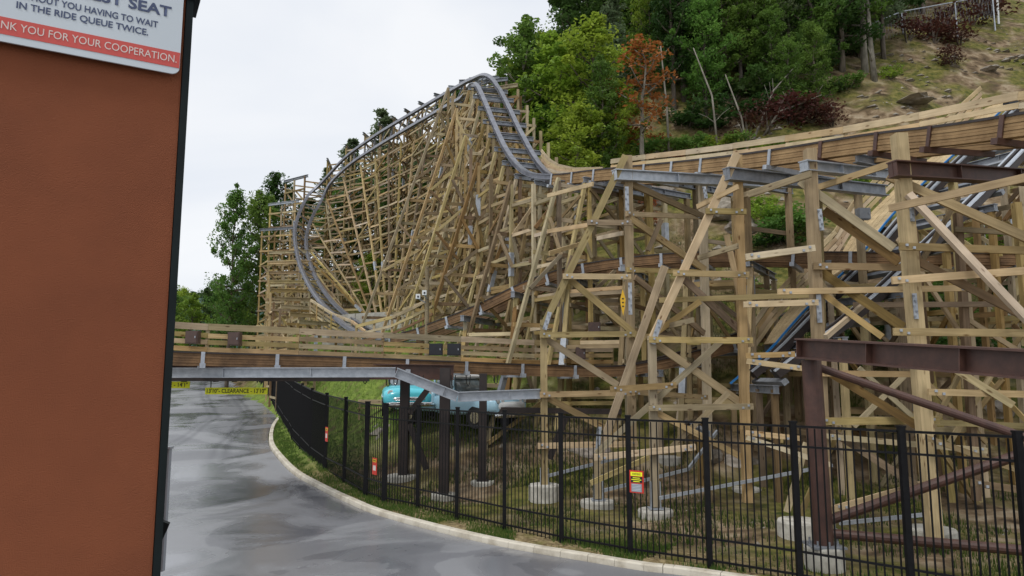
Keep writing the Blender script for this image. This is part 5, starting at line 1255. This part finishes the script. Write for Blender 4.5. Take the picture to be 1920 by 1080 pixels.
# bare fallen branches above the brown brush
for i, (pts, lb) in enumerate((([(1408, 268, 41), (1432, 215, 42), (1450, 170, 43), (1490, 125, 44)], 'bare pale fallen tree leaning up through the red brush, leftmost'), ([(1425, 260, 41.5), (1460, 210, 42), (1500, 195, 42), (1540, 178, 42)], 'bare pale branch sweeping right over the red brush'), ([(1440, 225, 41.5), (1475, 212, 42), (1530, 222, 42.5)], 'low bare branch lying on the red brush'), ([(1348, 300, 42), (1335, 180, 43), (1300, 90, 45)], 'thin leaning bare trunk right of the red tree'), ([(1405, 300, 41), (1390, 220, 42), (1360, 140, 43)], 'curved pale sapling trunk at the wood edge'), ([(1255, 300, 42), (1250, 200, 43), (1238, 80, 44)], 'straight slender grey trunk beneath the red leaves'), ([(1640, 155, 47), (1632, 80, 47.5), (1625, -20, 48)], 'thick pale trunk at the edge of the bare slope'))):
    hb = hit(pts[0][0], pts[0][1]); q = [at(a[0], a[1], hb.y + (a[2] - pts[0][2]) * .5) for a in pts]; q[0] = Vector((hb.x, hb.y, hb.z - .2)); r0 = .26 if i == 6 else (.09 if i < 5 else .1)
    b_ = MB(); b_.tube(q, [r0 * (1 - .6 * k / (len(q) - 1)) for k in range(len(q))], 7)
    rnd = random.Random(i)
    for _ in range(7 if i < 3 else 3):
        k = rnd.randrange(len(q) - 1); a = q[k].lerp(q[k + 1], rnd.random()); e_ = a + Vector((rnd.uniform(-1, 1), rnd.uniform(-.5, .5), rnd.uniform(.2, 1.2))) * 1.3
        b_.tube([a, a.lerp(e_, .5) + Vector((0, 0, .1)), e_], [r0 * .35, r0 * .2, .01], 5)
    tag(b_.build('bare_trunk', 'palebark', origin=q[0], smooth=True), lb, 'bare tree', 'bare trunks on the slope')

# grass: short blades on the verge and the bank
rnd = random.Random(11)
def blades(name, samples, hgt, label, gm_='grassm'):
    v = []; f = []; tn = []
    for x, y, z in samples:
        a = rnd.uniform(0, 6.28); h_ = hgt * rnd.uniform(.4, 1.3); w_ = .012 + .006 * rnd.random(); ln = rnd.uniform(-.5, .5) * h_; k = len(v)
        dx, dy = math.cos(a) * w_, math.sin(a) * w_
        v += [(x - dx, y - dy, z - .01), (x + dx, y + dy, z - .01), (x - dy * 20 * ln, y + dx * 20 * ln, z + h_)]
        f.append((k, k + 1, k + 2)); t_ = rnd.random(); tn += [t_] * 3
    me = bpy.data.meshes.new(name); me.from_pydata(v, [], f); me.materials.append(M[gm_]); a_ = me.attributes.new('tone', 'FLOAT', 'POINT'); a_.data.foreach_set('value', tn)
    o_ = bpy.data.objects.new(name, me); link(o_); o_['kind'] = 'stuff'; o_['label'] = label; o_['category'] = 'grass'
smp = []
for _ in range(52000):
    i = rnd.randrange(6, len(KL) - 12); a, c = KL[i], KL[i + 1]; t_ = rnd.random(); d_ = (c - a).normalized(); nr = Vector((d_.y, -d_.x, 0)); o_ = .3 + abs(rnd.gauss(0, 1.0)); q = a.lerp(c, t_) + nr * o_
    if o_ < 3 and q.y < 60:
        den = noise.noise(Vector((q.x * .9, q.y * .9, 2)))
        if den > -.05 + rnd.uniform(-.15, .25) or q.y > 22 and rnd.random() < .5: smp.append((q.x, q.y, H(q.x, q.y) + .10 * sstep(0, .4, o_)))
blades('verge_grass', smp, .10, 'patchy short grass on the verge between kerb and fence')
smp = []
for _ in range(90000):
    y = rnd.uniform(14, 34) if rnd.random() < .6 else rnd.uniform(24, 44); x = rnd.uniform(-3, 16)
    if kerb_side(x, y) > 2.2 if y < 40 else True:
        if noise.noise(Vector((x * .33, y * .33, 7))) + .4 * noise.noise(Vector((x, y, 1))) > rnd.uniform(-.05, .15): smp.append((x, y, H(x, y) + .08))
blades('bank_grass', smp, .19, 'patchy grass and weeds on the soil under the coaster', 'grassd')
smp = []
for _ in range(60000):
    y = rnd.uniform(27.5, 48); x = rnd.uniform(-16, 1)
    if kerb_side(x, y) > 1.5 and noise.noise(Vector((x * .4, y * .4, 17))) > rnd.uniform(-.35, .1): smp.append((x, y, H(x, y) + .08))
blades('bright_bank_grass', smp, .14, 'bright green grass on the bank around the old cars', 'grassb')
# loose stones and broken rock littering the cut bank and the slope
rnd = random.Random(31); sv = []; sf = []
for _ in range(9000):
    if rnd.random() < .55: x, y = rnd.uniform(8, 44), rnd.uniform(30, 62)
    else: x, y = rnd.uniform(-6, 18), rnd.uniform(17, 40)
    if noise.noise(Vector((x * .3, y * .3, 4))) < rnd.uniform(-.3, .25): continue
    if y < 50 and kerb_side(x, y) < 1.2: continue
    z = H(x, y); r_ = (.03 + .25 * rnd.random() ** 5) * (1.5 if y > 30 else .8); k = len(sv)
    for q in ((1, 0, 0), (-1, 0, 0), (0, 1, 0), (0, -1, 0), (.2, .1, .8), (0, 0, -.6)): sv.append((x + q[0] * r_ * rnd.uniform(.7, 1.5), y + q[1] * r_ * rnd.uniform(.7, 1.4), z + q[2] * r_ * rnd.uniform(.5, 1.1)))
    sf += [(k, k + 2, k + 4), (k + 2, k + 1, k + 4), (k + 1, k + 3, k + 4), (k + 3, k, k + 4), (k + 2, k, k + 5), (k + 1, k + 2, k + 5), (k + 3, k + 1, k + 5), (k, k + 3, k + 5)]
o_ = mesh('loose_stones', sv, sf, 'rock'); tag(o_, 'loose broken stones scattered over the cut bank and slope', 'stones', kind='stuff')
# fallen timber offcut and leaf litter dropped under the coaster
for i, (px, py, lb) in enumerate(((1610, 845, 'white scrap of plastic on the dark grass right of the steel column'), (1680, 850, 'white scrap near the next fence post, right of the first scrap'), (1865, 1060, 'pale green scrap on the soil at the lower right'))):
    p = hit(px, py); b_ = MB(); b_.beam(p + Vector((-.08, 0, .05)), p + Vector((.08, .03, .08)), .12, .04); tag(b_.build('litter', 'white', origin=p), lb, 'litter', 'litter under the coaster')
